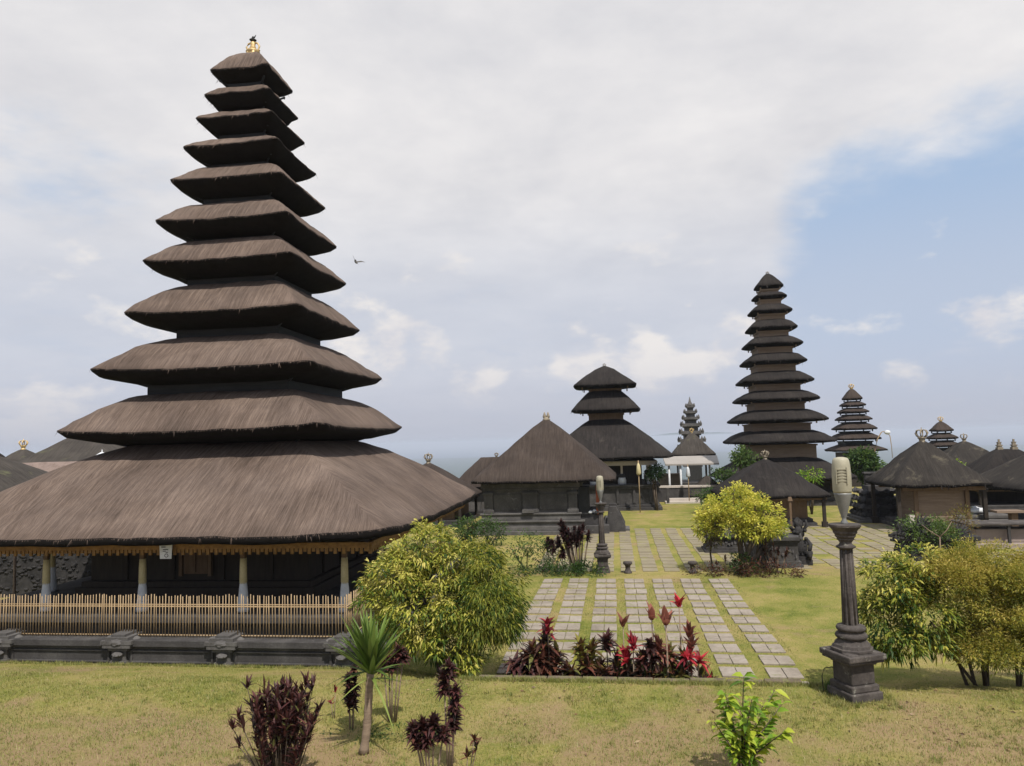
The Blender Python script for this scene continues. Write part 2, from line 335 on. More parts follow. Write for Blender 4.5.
def rsq(n, rad):                                   # unit rounded square: points + (side coordinate)
    pts = []
    for side in range(4):
        for i in range(n):
            u = -1 + 2 * i / n
            pts.append((side, u))
    out = []
    for side, u in pts:
        x, y = u, -1.0
        # round the corner by pulling points in
        e = 20 if rad < .5 else 7
        k = (abs(x) ** e + 1) ** (-1 / e); k2 = 1 - (1 - k) * (1.0)
        x, y = x * k2, y * k2
        for _ in range(side): x, y = -y, x
        out.append((x, y, u, side))
    return out
def roof(mb, ax, ay, z0, bx, by, z1, conv=1.5, under=.25, lip=.06, seed=0, n=24, lift=.05, rag=.018, rad=0, rings=10, cap=True, band=0.0, sag=0.0, fr=0.0):
    """thatched hip roof: outer half sizes ax,ay at z0 up to bx,by at z1"""
    P = rsq(n, rad); N = len(P); vs = []; uvr = []
    def ringpts(fx, fy, z, liftk, ragk, ins=0.0):
        row = []
        for (x, y, u, sd_) in P:
            c = (abs(x * y)) ** 6
            j = noise.noise(Vector((x * fx * 2.6, y * fy * 2.6, seed + 3.1))) + .5 * noise.noise(Vector((x * fx * 9, y * fy * 9, seed)))
            rr = 1 + ragk * j / max(fx, .3)
            un = .035 * noise.noise(Vector((x * fx * 1.1, y * fy * 1.1, z * 1.3 + seed))) if ragk else 0
            row.append((x * (fx - ins) * rr, y * (fy - ins) * rr, z + un + c * liftk + ragk * j * .9 - sag * (1 - u * u) * (liftk / (lift + 1e-6))))
        return row
    for k in range(rings + 1):
        t = k / rings
        g = 1 - (1 - t) ** conv
        fx = ax + (bx - ax) * t; fy = ay + (by - ay) * t
        vs += ringpts(fx, fy, z0 + (z1 - z0) * g, lift * (1 - t) ** 2, rag * (1 - t * .6))
    base = len(vs)
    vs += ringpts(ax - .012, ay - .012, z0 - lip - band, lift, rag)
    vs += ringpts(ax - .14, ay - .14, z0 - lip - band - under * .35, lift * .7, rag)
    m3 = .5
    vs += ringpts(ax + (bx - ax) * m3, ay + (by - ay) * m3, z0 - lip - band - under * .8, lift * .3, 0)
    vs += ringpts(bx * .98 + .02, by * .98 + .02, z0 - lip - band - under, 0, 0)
    o = len(mb.v); mb.v += vs
    def face(f, mi, uvq=None):
        mb.f.append(tuple(o + i for i in f)); mb.m.append(mi); mb.sm.append(True)
        if uvq: mb.uv[len(mb.f) - 1] = uvq
    sl = math.hypot(ax - bx, z1 - z0)
    for k in range(rings):
        t0, t1 = k / rings, (k + 1) / rings
        for i in range(N):
            i2 = (i + 1) % N; sd_ = P[i][3]; u0 = P[i][2]; u1 = P[i2][2] if P[i2][3] == sd_ else 1.0
            w_ = ax if sd_ % 2 == 0 else ay
            wt = bx if sd_ % 2 == 0 else by
            w0 = w_ + (wt - w_) * t0; w1 = w_ + (wt - w_) * t1
            a = (u0 * w0 + sd_ * 17 + seed * 5, t0 * sl); b = (u1 * w0 + sd_ * 17 + seed * 5, t0 * sl)
            c = (u1 * w1 + sd_ * 17 + seed * 5, t1 * sl); d = (u0 * w1 + sd_ * 17 + seed * 5, t1 * sl)
            face((k * N + i, k * N + i2, (k + 1) * N + i2, (k + 1) * N + i), 0, (a, b, c, d))
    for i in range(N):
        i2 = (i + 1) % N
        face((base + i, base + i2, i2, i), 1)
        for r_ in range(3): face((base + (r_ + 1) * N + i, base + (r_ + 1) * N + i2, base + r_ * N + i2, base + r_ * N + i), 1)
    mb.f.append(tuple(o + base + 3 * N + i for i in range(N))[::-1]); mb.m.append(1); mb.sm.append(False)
    if cap: mb.f.append(tuple(o + rings * N + i for i in range(N))); mb.m.append(0); mb.sm.append(False)
    if fr:                                          # loose fibre ends along the eave
        rr = random.Random(int(seed * 7 + 1))
        for i in range(N):
            a = Vector(vs[i]); b = Vector(vs[(i + 1) % N]); L_ = (b - a).length; m_ = max(1, int(L_ / fr)); t_ = (b - a).normalized()
            for q in range(m_):
                p = a.lerp(b, rr.random()); out = Vector((p.x, p.y, 0)).normalized()
                wv = fr * rr.uniform(.5, 1.1); ln_ = rr.uniform(.02, .055) * (1 + 2.2 * (rr.random() < .05)) * max(1, fr / .014) ** .5
                p0 = p - out * .015 + Vector((0, 0, .012)); p1 = p + out * ln_ * rr.uniform(.0, .6) + Vector((0, 0, -ln_)) + t_ * rr.uniform(-.3, .3) * ln_
                k0 = len(mb.v); mb.v += [tuple(p0 - t_ * wv), tuple(p0 + t_ * wv), tuple(p1)]
                mb.f.append((k0, k0 + 1, k0 + 2)); mb.m.append(0 if rr.random() < .55 else 1); mb.sm.append(False)
                uu = rr.random() * 9; mb.uv[len(mb.f) - 1] = ((uu, 0), (uu + .02, 0), (uu + .01, .05))
    return mb

# ------------------------------------------------------------------ leaves
def mesh_np(name, V, F, mat, tint, parent=None, loc=(0, 0, 0)):
    me = bpy.data.meshes.new(name); k = F.shape[1]
    me.vertices.add(len(V)); me.vertices.foreach_set('co', V.astype(np.float32).ravel())
    me.loops.add(F.size); me.loops.foreach_set('vertex_index', F.astype(np.int32).ravel())
    me.polygons.add(len(F)); me.polygons.foreach_set('loop_start', np.arange(0, F.size, k, dtype=np.int32))
    me.update(calc_edges=True)
    a = me.color_attributes.new('tint', 'FLOAT_COLOR', 'POINT')
    c = np.ones((len(V), 4), np.float32); c[:, :3] = tint[:, None]; a.data.foreach_set('color', c.ravel())
    me.materials.append(M[mat]); me.validate()
    o = bpy.data.objects.new(name, me); COL.objects.link(o); o.location = loc
    if parent: o.parent = parent
    return o
def nrm(a): return a / np.maximum(1e-9, np.linalg.norm(a, axis=1, keepdims=True))
def leafset(P, D, L, Wd, droop, tint):
    """folded lance leaves with 3 cross sections"""
    D = nrm(D); n = len(P)
    up = np.tile([0, 0, 1.], (n, 1)) + rng.normal(0, .35, (n, 3))
    sidev = nrm(np.cross(D, up)); nor = np.cross(sidev, D)
    dr = np.array(droop) if np.ndim(droop) else np.full(n, droop)
    def pt(t): return P + D * (L * t)[:, None] + np.array([0, 0, -1.]) * (dr * L * t * t)[:, None]
    b = pt(0.); m1 = pt(.38); m2 = pt(.72); tp = pt(1.)
    w1 = sidev * (Wd * .5)[:, None]; fold = nor * (Wd * .16)[:, None]
    V = np.stack([b, m1 - w1 + fold, m1, m1 + w1 + fold, m2 - w1 * .72 + fold, m2, m2 + w1 * .72 + fold, tp], 1)
    F0 = np.array([[0, 2, 1], [0, 3, 2], [1, 2, 5], [1, 5, 4], [2, 3, 6], [2, 6, 5], [4, 5, 7], [5, 6, 7]])
    F = (F0[None] + (np.arange(n) * 8)[:, None, None]).reshape(-1, 3)
    return V.reshape(-1, 3), F, np.repeat(np.clip(tint, 0, 1), 8)
def leafset_s(P, D, L, Wd, droop, tint):           # simple 4-vertex leaves
    D = nrm(D); n = len(P)
    up = np.tile([0, 0, 1.], (n, 1)) + rng.normal(0, .6, (n, 3))
    sidev = nrm(np.cross(D, up)); nor = np.cross(sidev, D)
    tp = P + D * L[:, None] + np.array([0, 0, -1.]) * (droop * L)[:, None]
    m = P + D * (L * .5)[:, None] + np.array([0, 0, -1.]) * (droop * L * .25)[:, None] + nor * (Wd * .2)[:, None]
    V = np.stack([P, m - sidev * (Wd * .5)[:, None], tp, m + sidev * (Wd * .5)[:, None]], 1)
    F = (np.array([[0, 2, 1], [0, 3, 2]])[None] + (np.arange(n) * 4)[:, None, None]).reshape(-1, 3)
    return V.reshape(-1, 3), F, np.repeat(np.clip(tint, 0, 1), 4)
def crown(lobes, nclump, per, L, Wd, droop, spread=.16, zmin=.15, tmean=.55, tvar=.22, simple=False, updir=.3, tipyoung=.25, fill=.55):
    """lobes: (x,y,z,rx,ry,rz); leaves in clumps spread through each lobe's volume"""
    vol = np.array([l[3] * l[4] * l[5] for l in lobes]) ** (2 / 3); vol /= vol.sum()
    idx = rng.choice(len(lobes), nclump, p=vol); Lb = np.array(lobes)[idx]
    d = nrm(rng.normal(0, 1, (nclump, 3))); r = fill + (1.06 - fill) * rng.random(nclump) ** .6
    bump = np.array([noise.noise(Vector(tuple(q * 2.3)) + Vector((k * 3.3, 0, 0))) for q, k in zip(d, idx)])
    r = r * (1 + .42 * bump)
    C = Lb[:, :3] + d * r[:, None] * Lb[:, 3:6]
    gp_ = np.array([noise.noise(Vector(tuple(q * 2.4)) + Vector((4.1, 1.7, 8.8))) for q in C])
    keep = (C[:, 2] > zmin) & (gp_ > -.11 + .12 * (rng.random(nclump) - .5)); C = C[keep]; d = d[keep]; ct = (tmean + rng.normal(0, tvar, len(C)))
    # clump colour also follows slow random patches of young growth
    ct += .28 * np.array([noise.noise(Vector(tuple(c * 1.3))) for c in C])
    n = len(C) * per; ci = np.repeat(np.arange(len(C)), per)
    off = rng.normal(0, spread, (n, 3)) * np.array([1, 1, .8])
    P = C[ci] + off
    D = d[ci] * .7 + nrm(off + 1e-6) * .8 + rng.normal(0, .35, (n, 3)) + np.array([0, 0, updir])
    LL = L * rng.uniform(.65, 1.25, n); WW = Wd * rng.uniform(.7, 1.2, n)
    tint = ct[ci] + rng.normal(0, .12, n) + tipyoung * np.clip(off[:, 2] / spread, -1, 1.5) * .4
    fn = leafset_s if simple else leafset
    return fn(P, D, LL, WW, droop, tint), C
def cat_meshes(parts):
    V = []; F = []; T = []; o = 0
    for v, f, t in parts: V.append(v); F.append(f + o); T.append(t); o += len(v)
    return np.concatenate(V), np.concatenate(F), np.concatenate(T)
def branches(mb, base, targets, r0=.05, n=3, fork=.45, mi=0):
    """limbs from the base toward targets, grouped into a few main limbs"""
    targets = [Vector(t) for t in targets]; base = Vector(base)
    rnd = random.Random(len(targets))
    mains = [targets[i] for i in range(0, len(targets), max(1, len(targets) // n))][:n]
    for m_ in mains:
        e = base.lerp(m_, .62); mid = base.lerp(e, .5) + Vector((rnd.uniform(-.08, .08), rnd.uniform(-.08, .08), .06))
        mb.tube([base + Vector((rnd.uniform(-.5, .5) * r0, rnd.uniform(-.5, .5) * r0, 0)), mid, e], [r0, r0 * .75, r0 * .5], 7, mi)
        near = sorted(targets, key=lambda q: (q - m_).length)[:max(3, len(targets) // n)]
        for q in near:
            s_ = e if rnd.random() < .6 else mid
            k = s_.lerp(q, .5) + Vector((0, 0, rnd.uniform(0, .1)))
            mb.tube([s_, k, q], [r0 * .42, r0 * .25, r0 * .08], 5, mi)
def straps(base, n, L, Wd, up=.8, droop=.35, spread=1.0, tmean=.5, tv=.2, segs=4, zrange=(0, 0), elev=None):
    """strap leaves radiating from base points; returns mesh arrays"""
    P = np.array(base, float)
    P = np.repeat(P[None], n, 0) if P.ndim == 1 else P[rng.integers(0, len(P), n)]
    P = P + np.stack([np.zeros(n), np.zeros(n), rng.uniform(zrange[0], zrange[1] + 1e-6, n)], 1)
    az = rng.uniform(0, 2 * np.pi, n)
    e = rng.uniform(elev[0], elev[1], n) if elev else rng.uniform(.1, 1.45, n)
    D = np.stack([np.cos(az) * np.cos(e), np.sin(az) * np.cos(e), np.sin(e)], 1)
    LL = L * rng.uniform(.7, 1.15, n); dr = droop * rng.uniform(.3, 1.4, n) * np.cos(e)
    sidev = nrm(np.cross(D, np.tile([0, 0, 1.], (n, 1)) + 1e-3)); nor = np.cross(sidev, D)
    rows = []
    prof = [.5, .95, 1.0, .8, .45, .04] if segs >= 5 else [.45, 1.0, .9, .5, .05][:segs + 1]
    for k in range(segs + 1):
        t = k / segs; wv = prof[k] * Wd * .5
        c = P + D * (LL * t)[:, None] + np.array([0, 0, -1.]) * (dr * LL * t * t)[:, None]
        rows += [c - sidev * wv + nor * wv * .35, c, c + sidev * wv + nor * wv * .35]
    V = np.stack(rows, 1); m = 3 * (segs + 1); F0 = []
    for k in range(segs):
        a = 3 * k
        for j in (0, 1): F0.append([a + j, a + j + 1, a + j + 4, a + j + 3])
    F = (np.array(F0)[None] + (np.arange(n) * m)[:, None, None]).reshape(-1, 4)
    T = np.repeat(np.clip(tmean + rng.normal(0, tv, n), 0, 1), m)
    return V.reshape(-1, 3), F, T

# ------------------------------------------------------------------ ground
UP = .62
kl = gnd(478, 678, UP); kr = gnd(803, 684, UP); YK = (kl.y + kr.y) / 2
XK0, XK1 = kl.x, kr.x
def ss(a, b, x):
    t = max(0, min(1, (x - a) / (b - a))); return t * t * (3 - 2 * t)
def hgt(x, y):
    side = max(1 - ss(XK0 - 2.2, XK0 - .2, x), ss(XK1 + .1, XK1 + 2.4, x))
    low = 1 - ss(10.8, 15.2, y)
    step = 1.0 if y < YK + .02 else 0.0
    z = UP * (side * low + (1 - side) * step)
    if y < 10: z += .035 * (10 - y)
    z += .02 * noise.noise(Vector((x * .35, y * .35, 0))) * (1 if y < YK else .6)
    r = max(abs(x) - 75, y - 80, -30 - y, 0)
    if r > 0: z -= 120 * ss(0, 900, r) + min(r, 30) * .25
    return z
def coords(dense, lim, step):
    a = list(np.arange(dense[0], dense[1] + 1e-6, step)); s_ = step; x = dense[1]
    while x < lim: s_ *= 1.35; x += s_; a.append(min(x, lim))
    s_ = step; x = dense[0]
    while x > -lim: s_ *= 1.35; x -= s_; a.insert(0, max(x, -lim))
    return a
gx = coords((-18, 18), 30000, .3); gy = coords((4, 30), 30000, .3)
gy = sorted([y for y in gy if abs(y - YK) > .08] + [YK, YK + .03])
gv = [(x, y, hgt(x, y)) for y in gy for x in gx]; nx = len(gx)
gf = [(j * nx + i, j * nx + i + 1, (j + 1) * nx + i + 1, (j + 1) * nx + i) for j in range(len(gy) - 1) for i in range(nx - 1)]
g = MB(); g.add(gv, gf, 0, True); tag(g.build('ground', 'lawn'), kind='structure')
sea = MB(); sea.add([(-29000, 6000, -126.5), (29000, 6000, -126.5), (29000, 29900, -126.5), (-29000, 29900, -126.5)], [(0, 1, 2, 3)])
tag(sea.build('sea', 'sea', loc=(0, 0, .3)), kind='structure')
hl = MB(); hv = []; K = 60
for i in range(K + 1):
    x = -3500 + 7500 * i / K
    hh = 190 * math.exp(-((x - 2300) / 1700) ** 2) * (1 + .25 * noise.noise(Vector((i * .21, 0, 0)))) + 60
    for q, (dy, k) in enumerate(((0, 0), (900, .7), (1800, 1), (3600, 0))):
        hv.append((x, 21000 + dy, -127 + hh * k + (12 * noise.noise(Vector((i * .9, q, 0))) if k else 0)))
hl.add(hv, [(4 * i + j, 4 * i + 4 + j, 4 * i + 5 + j, 4 * i + 1 + j) for i in range(K) for j in range(3)], 0, True)
tag(hl.build('hills', 'hill'), kind='structure')

# near path of slab squares (joints of grass show between)
def slab_field(name, x0, y0, nxc, nyc, px, py, sx, sy, mat, z=0, skip=None, split=True, kindl='structure'):
    mb = MB(); r = random.Random(3)
    for j in range(nyc):
        for i in range(nxc):
            if skip and skip(i, j): continue
            cx, cy = x0 + i * px, y0 + j * py
            sub = 2 if split else 1; subj = 2 if split and r.random() < .55 else 1
            jit = r.uniform(-.02, .02)
            for a in range(sub):
                for b in range(subj):
                    wx, wy = sx / sub - .012, sy / subj - .012
                    X, Y = cx + (a + .5) * sx / sub, cy + (b + .5) * sy / subj
                    mb.box(X + jit, Y + r.uniform(-.008, .008), hgt(X, Y) + z - .05 + r.uniform(-.006, .008), wx, wy, .065, r.uniform(-.03, .03))
    return tag(mb.build(name, mat, bevel=.008), kind=kindl)
X0, Y0 = -2.43, 22.95
slab_field('path', X0, Y0 - 12 * .803 - .0, 7, 13, .8397, .803, .60, .58, 'slab', .012)
# the old court beyond: wider field of worn slabs
slab_field('court_paving', -2.9, 24.9, 10, 17, .72, .68, .50, .56, 'slab_old', .006, split=False)
slab_field('court_paving', 5.6, 25.3, 24, 24, .64, .50, .56, .40, 'slab_old', .006, split=False,
           skip=lambda i, j: random.Random(i * 31 + j).random() < .12)
kb = MB(); n = 9
for i in range(n):
    L_ = (XK1 - XK0) / n; x = XK0 + (i + .5) * L_
    kb.box(x, YK + .06 + random.uniform(-.01, .01), -.1, L_ - .012, .14, UP + .125 + random.uniform(-.01, .01))
tag(kb.build('kerb', 'kerb_stone', bevel=.015), kind='structure')
bed = MB(); nb = 24
bv = [(XK0 + .2 + (XK1 - XK0 - 1.1) * i / nb, YK + .13 + .85 * j / 5, .18 + .05 * noise.noise(Vector((i * .5, j * .7, 2))) - (.2 if j == 5 else 0)) for j in range(6) for i in range(nb + 1)]
bed.add(bv, [(j * (nb + 1) + i, j * (nb + 1) + i + 1, (j + 1) * (nb + 1) + i + 1, (j + 1) * (nb + 1) + i) for j in range(5) for i in range(nb)], 0, True)
tag(bed.build('plant_bed', 'soil'), kind='structure')

# grass blades
def blades(name, n, x0, x1, y0, y1, h, wd, tm, avoid=None):
    x = rng.uniform(x0, x1, n); y = rng.uniform(y0, y1, n)
    k = np.array([noise.noise(Vector((a * .9, b * .9, 5))) + .6 * noise.noise(Vector((a * 3.5, b * 3.5, 1))) for a, b in zip(x, y)])
    keep = k > rng.uniform(-.9, .35, n)
    if avoid is not None: keep &= ~avoid(x, y)
    x, y, k = x[keep], y[keep], k[keep]; n = len(x)
    z = np.array([hgt(a, b) for a, b in zip(x, y)]) - .004
    az = rng.uniform(0, 2 * np.pi, n); L = h * rng.uniform(.5, 1.3, n); lean = rng.uniform(.2, 1.1, n)
    P = np.stack([x, y, z], 1); sd_ = np.stack([np.cos(az + 1.57), np.sin(az + 1.57), np.zeros(n)], 1) * (wd / 2)
    tp = P + np.stack([np.cos(az) * L * lean, np.sin(az) * L * lean, L], 1)
    V = np.stack([P - sd_, P + sd_, tp], 1).reshape(-1, 3); F = np.arange(3 * n).reshape(-1, 3)
    t = np.repeat(np.clip(tm - .45 * k + rng.normal(0, .22, n), 0, 1), 3)
    return tag(mesh_np(name, V, F, 'grassblade', t), 'short mown grass with dry straw patches on the lawn', 'grass', kind='stuff')
TX0, WYF = -17.0, gnd(180, 669).y
def tufts(n, x0, x1, y0, y1, thr=-.05):
    cx = rng.uniform(x0, x1, n); cy = rng.uniform(y0, y1, n)
    kk = np.array([noise.noise(Vector((a * .8, b * .8, 9))) for a, b in zip(cx, cy)]); ok = kk > thr; cx, cy = cx[ok], cy[ok]; n = len(cx); m_ = 14
    x = np.repeat(cx, m_) + rng.normal(0, .03, n * m_); y = np.repeat(cy, m_) + rng.normal(0, .03, n * m_); N_ = n * m_
    z = np.array([hgt(a, b) for a, b in zip(x, y)]) - .004
    az = rng.uniform(0, 2 * np.pi, N_); L = np.repeat(rng.uniform(.03, .075, n), m_) * rng.uniform(.6, 1.2, N_); lean = rng.uniform(.1, .9, N_)
    P = np.stack([x, y, z], 1); sd_ = np.stack([np.cos(az + 1.57), np.sin(az + 1.57), np.zeros(N_)], 1) * .004
    tp_ = P + np.stack([np.cos(az) * L * lean, np.sin(az) * L * lean, L], 1)
    V = np.stack([P - sd_, P + sd_, tp_], 1).reshape(-1, 3); F = np.arange(3 * N_).reshape(-1, 3)
    t = np.repeat(np.clip(np.repeat(rng.uniform(.05, .75, n), m_) + rng.normal(0, .12, N_), 0, 1), 3)
    return tag(mesh_np('grass_tufts', V, F, 'grassblade', t), 'taller ragged grass tufts dotted over the foreground lawn', 'grass', kind='stuff')
tufts(3400, -12, 10, 6.6, 11.3)
lf = gnd(855, 696, UP)
tufts(260, lf.x - .5, lf.x + .5, lf.y - .5, lf.y + .5, -1)
tufts(1100, TX0, -2.5, WYF - .42, WYF - .26, -.6)
tufts(700, XK0 - .3, XK1 + .5, YK - .14, YK + .0, -.4)
def litter(n, x0, x1, y0, y1, mat):
    x = rng.uniform(x0, x1, n); y = rng.uniform(y0, y1, n); z = np.array([hgt(a, b) for a, b in zip(x, y)]) + .012
    az = rng.uniform(0, 6.28, n); D = np.stack([np.cos(az), np.sin(az), rng.uniform(-.1, .35, n)], 1)
    V, F, t = leafset_s(np.stack([x, y, z], 1), D, rng.uniform(.03, .09, n), rng.uniform(.015, .035, n), .1, rng.random(n))
    return tag(mesh_np('fallen_leaves', V, F, mat, t), 'dry fallen leaves scattered on the lawn', 'fallen leaves', kind='stuff')
litter(260, -7, 8, 6.8, 11.2, 'leaf_dry'); litter(240, 3.2, 6.8, 9.6, 12.6, 'leaf_dry'); litter(220, -3.4, 0.2, 11.0, 13.6, 'leaf_dry')
def on_path(x, y): return ((x > X0 - .1) & (x < X0 + 5.7) & (y > YK) & (y < 24))
blades('grass', 235000, -13, 10, 6.2, 12.2, .04, .0085, .5, on_path)
blades('grass', 120000, -17, 15, 12.2, 24.5, .026, .012, .62, on_path)
def in_joint(x, y):
    u = np.mod(x - X0, .8397); v = np.mod(y - (Y0 - 12 * .803), .803)
    return (u < .56) & (v < .54) & (u > .03) & (v > .03)
blades('grass', 45000, X0 - .1, X0 + 5.8, YK + .9, 23.6, .035, .011, .3, in_joint)

# ------------------------------------------------------------------ finials
def crown_finial(mb, x, y, z, s=1.0, mi=0):
    mb.lathe(x, y, z, [(.26 * s, -.05 * s), (.26 * s, .06 * s), (.2 * s, .1 * s), (.22 * s, .28 * s), (.3 * s, .34 * s), (.3 * s, .4 * s), (.1 * s, .44 * s), (.06 * s, .5 * s)], 12, mi)
    for k in range(6):
        a = k * math.pi / 3
        pts = [(x + math.cos(a) * r * s, y + math.sin(a) * r * s, z + h * s) for r, h in ((.14, .40), (.36, .52), (.44, .72), (.36, .9), (.16, .96), (.05, .86))]
        mb.tube(pts, [.045 * s, .055 * s, .06 * s, .055 * s, .045 * s, .03 * s], 5, mi)
    mb.lathe(x, y, z, [(.07 * s, .78 * s), (.1 * s, .88 * s), (.05 * s, .98 * s), (.02 * s, 1.15 * s)], 8, mi)

# ------------------------------------------------------------------ the great meru tower
TX, TY = -10.378, 20.0
TRZ = R(.8)
tower = empty('meru_tower', (TX, TY, 0), 'tall brown-thatched temple tower with eleven stacked roofs and a gilded finial, nearest and largest', 'temple tower', 'multi-roofed meru towers', TRZ)
T = [(.86, 15.38), (.98, 14.59), (1.12, 13.84), (1.37, 12.91), (1.59, 11.87), (1.85, 10.68), (2.06, 9.52), (2.37, 8.07), (2.90, 6.52), (3.39, 4.95), (5.57, 2.60)]
for i, (wd, z) in enumerate(T):
    mb = MB()
    up = T[i - 1] if i else None
    if i == 0: bx, z1 = .10, z + .80
    else:
        bx = up[0] * (.62 if i < 9 else .68); gap = up[1] - z
        z1 = z + gap * .60 if i < 10 else z + 1.95
        if i < 4: z1 = z + gap * .42
        elif i < 6: z1 = z + gap * .54
    th = .33 if i < 10 else .10
    z -= .06 if i < 10 else 0; wd *= 1.045 if i < 10 else 1.01
    roof(mb, wd, wd, z, bx, bx, z1, conv=1.55 if i < 10 else 1.25, under=th, seed=i, n=28 if i > 6 else 22,
         lift=.05 + .012 * wd, rag=.03 if i < 10 else .04, lip=.05, rings=12, fr=.013, band=0 if i < 10 else .10, sag=.0 if i < 5 else .03)
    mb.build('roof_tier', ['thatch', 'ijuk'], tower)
    # neck box carrying the tier above
    if i:
        nz0, nz1 = z1 - .35, up[1] - .12
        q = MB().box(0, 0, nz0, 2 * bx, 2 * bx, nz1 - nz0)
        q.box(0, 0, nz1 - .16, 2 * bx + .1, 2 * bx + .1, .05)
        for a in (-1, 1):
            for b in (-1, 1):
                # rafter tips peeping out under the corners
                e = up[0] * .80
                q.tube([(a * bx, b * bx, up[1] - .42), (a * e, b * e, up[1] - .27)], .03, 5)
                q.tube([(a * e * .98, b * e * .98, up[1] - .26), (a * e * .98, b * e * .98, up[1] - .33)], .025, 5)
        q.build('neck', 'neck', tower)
fn = MB(); z = 16.15
fn.lathe(0, 0, z - .05, [(.24, 0), (.26, .06), (.2, .12), (.2, .2), (.25, .26), (.22, .32), (.10, .36)], 10)
for k in range(6):
    a = k * math.pi / 3
    fn.box(.2 * math.cos(a), .2 * math.sin(a), z + .02, .09, .09, .22, a, top=.3)
for sx in (-1, 1):
    fn.tube([(sx * .07, 0, z + .62), (sx * .17, 0, z + .58), (sx * .24, 0, z + .45), (sx * .2, 0, z + .3), (sx * .26, 0, z + .24)], [.035, .035, .035, .03, .02], 6)
fn.lathe(0, 0, z + .28, [(.09, 0), (.12, .1), (.08, .22), (.1, .32), (.06, .38)], 10)
fn.v = [(a_ * .85, b_ * .85, 16.1 + (c_ - 16.15) * .72) for a_, b_, c_ in fn.v]
fo = fn.build('finial', 'gold', tower)
hd = MB().lathe(0, 0, z + .64, [(.04, 0), (.09, .05), (.13, .1), (.05, .14), (.05, .2), (.02, .26)], 9)
hd.tube([(0, 0, z + .8), (.06, 0, z + .86), (.11, 0, z + .95)], [.03, .025, .01], 5)
hd.v = [(a_ * .85, b_ * .85, 16.1 + (c_ - 16.15) * .72) for a_, b_, c_ in hd.v]
hd.build('finial_top', 'ink', fo)
# carved fringe board under the lowest eave
for k in range(4):
    mb = MB(); Lh = 5.2
    mb.box(0, 0, 0, 2 * Lh, .05, .07); mb.box(0, -.012, .07, 2 * Lh + .1, .09, .05)
    nt_ = 110
    for i in range(nt_):
        x = -Lh + (i + .5) * 2 * Lh / nt_
        d = .12 if i % 2 else .07
        mb.box(x, 0, -d, 2 * Lh / nt_ * .72, .035, d + .002)
    o = mb.build('fringe_board', 'ochre', tower)
    o.rotation_euler.z = k * math.pi / 2; c_ = Vector((0, -5.12, 2.26)); c_.rotate(Matrix.Rotation(k * math.pi / 2, 3, 'Z')); o.location = c_
# platform, inner shrine
pz = .80
mb = MB().stack(0, 0, 0, [(5.0, -.3, .14), (4.9, .14, .3), (4.8, .3, pz - .15), (4.95, pz - .15, pz)]); mb.build('platform', 'stone', tower, bevel=.02)
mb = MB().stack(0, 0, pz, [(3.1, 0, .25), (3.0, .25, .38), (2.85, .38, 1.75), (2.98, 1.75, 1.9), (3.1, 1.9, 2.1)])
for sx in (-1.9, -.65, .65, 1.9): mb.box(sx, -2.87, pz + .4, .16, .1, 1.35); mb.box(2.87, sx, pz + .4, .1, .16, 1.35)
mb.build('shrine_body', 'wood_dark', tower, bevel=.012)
mb = MB().box(0, -2.9, pz + .55, .62, .08, 1.1).box(0, -2.96, pz + .6, .03, .06, 1.0).box(0, -2.93, pz + 1.62, .85, .12, .14).box(-.38, -2.93, pz + .5, .08, .1, 1.15).box(.38, -2.93, pz + .5, .08, .1, 1.15)
mb.build('door', 'wood', tower)
# posts
offs = [-4.45 + 8.9 * i / 4 for i in range(5)]
pp = atY(140, 590, TY - 4.45).x - TX
print('post at', [round(atY(p, 590, TY - 4.45).x - TX, 2) for p in (45, 140, 240, 341)], 'body', [round(atY(p, 575, TY - 2.85).x - TX, 2) for p in (85, 415)])
print('wallfoot', [tuple(round(v, 2) for v in gnd(p, y)) for p, y in ((10, 663), (125, 667), (228, 671), (340, 672))])
first = None
xs = [atY(p, 590, TY - 4.45).x - TX for p in (45, 140, 240, 341)]
stp = (xs[-1] - xs[0]) / 3; xs = [xs[0] - stp] + xs
sq = [(x, -4.45) for x in xs if x > -4.7] + [(4.45, y) for y in (-2.2, 0, 2.2, 4.45)] + [(x, 4.45) for x in (2.2, 0, -2.2, -4.45)] + [(-4.45, y) for y in (2.2, 0, -2.2)]
for (x, y) in sq:
    if first is None:
        first = MB().box(0, 0, 0, .1, .1, 1.55).box(0, 0, 1.3, .2, .2, .06).box(0, 0, 1.36, .15, .15, .1).box(0, 0, 1.46, .26, .26, .07).build('post', 'wood', tower)
        a_ = MB().lathe(0, 0, 0, [(.13, .0), (.135, .06), (.105, .3), (.09, .5), (.075, .62), (.08, .63)], 14).build('white_wrap', 'white', first)
        b_ = MB().lathe(0, 0, .60, [(.075, 0), (.082, .05), (.078, .35), (.07, .56)], 12).build('yellow_wrap', 'yellow', first)
        o = first
    else: o = copy_tree(first, tower)
    o.location = (x, y, pz)
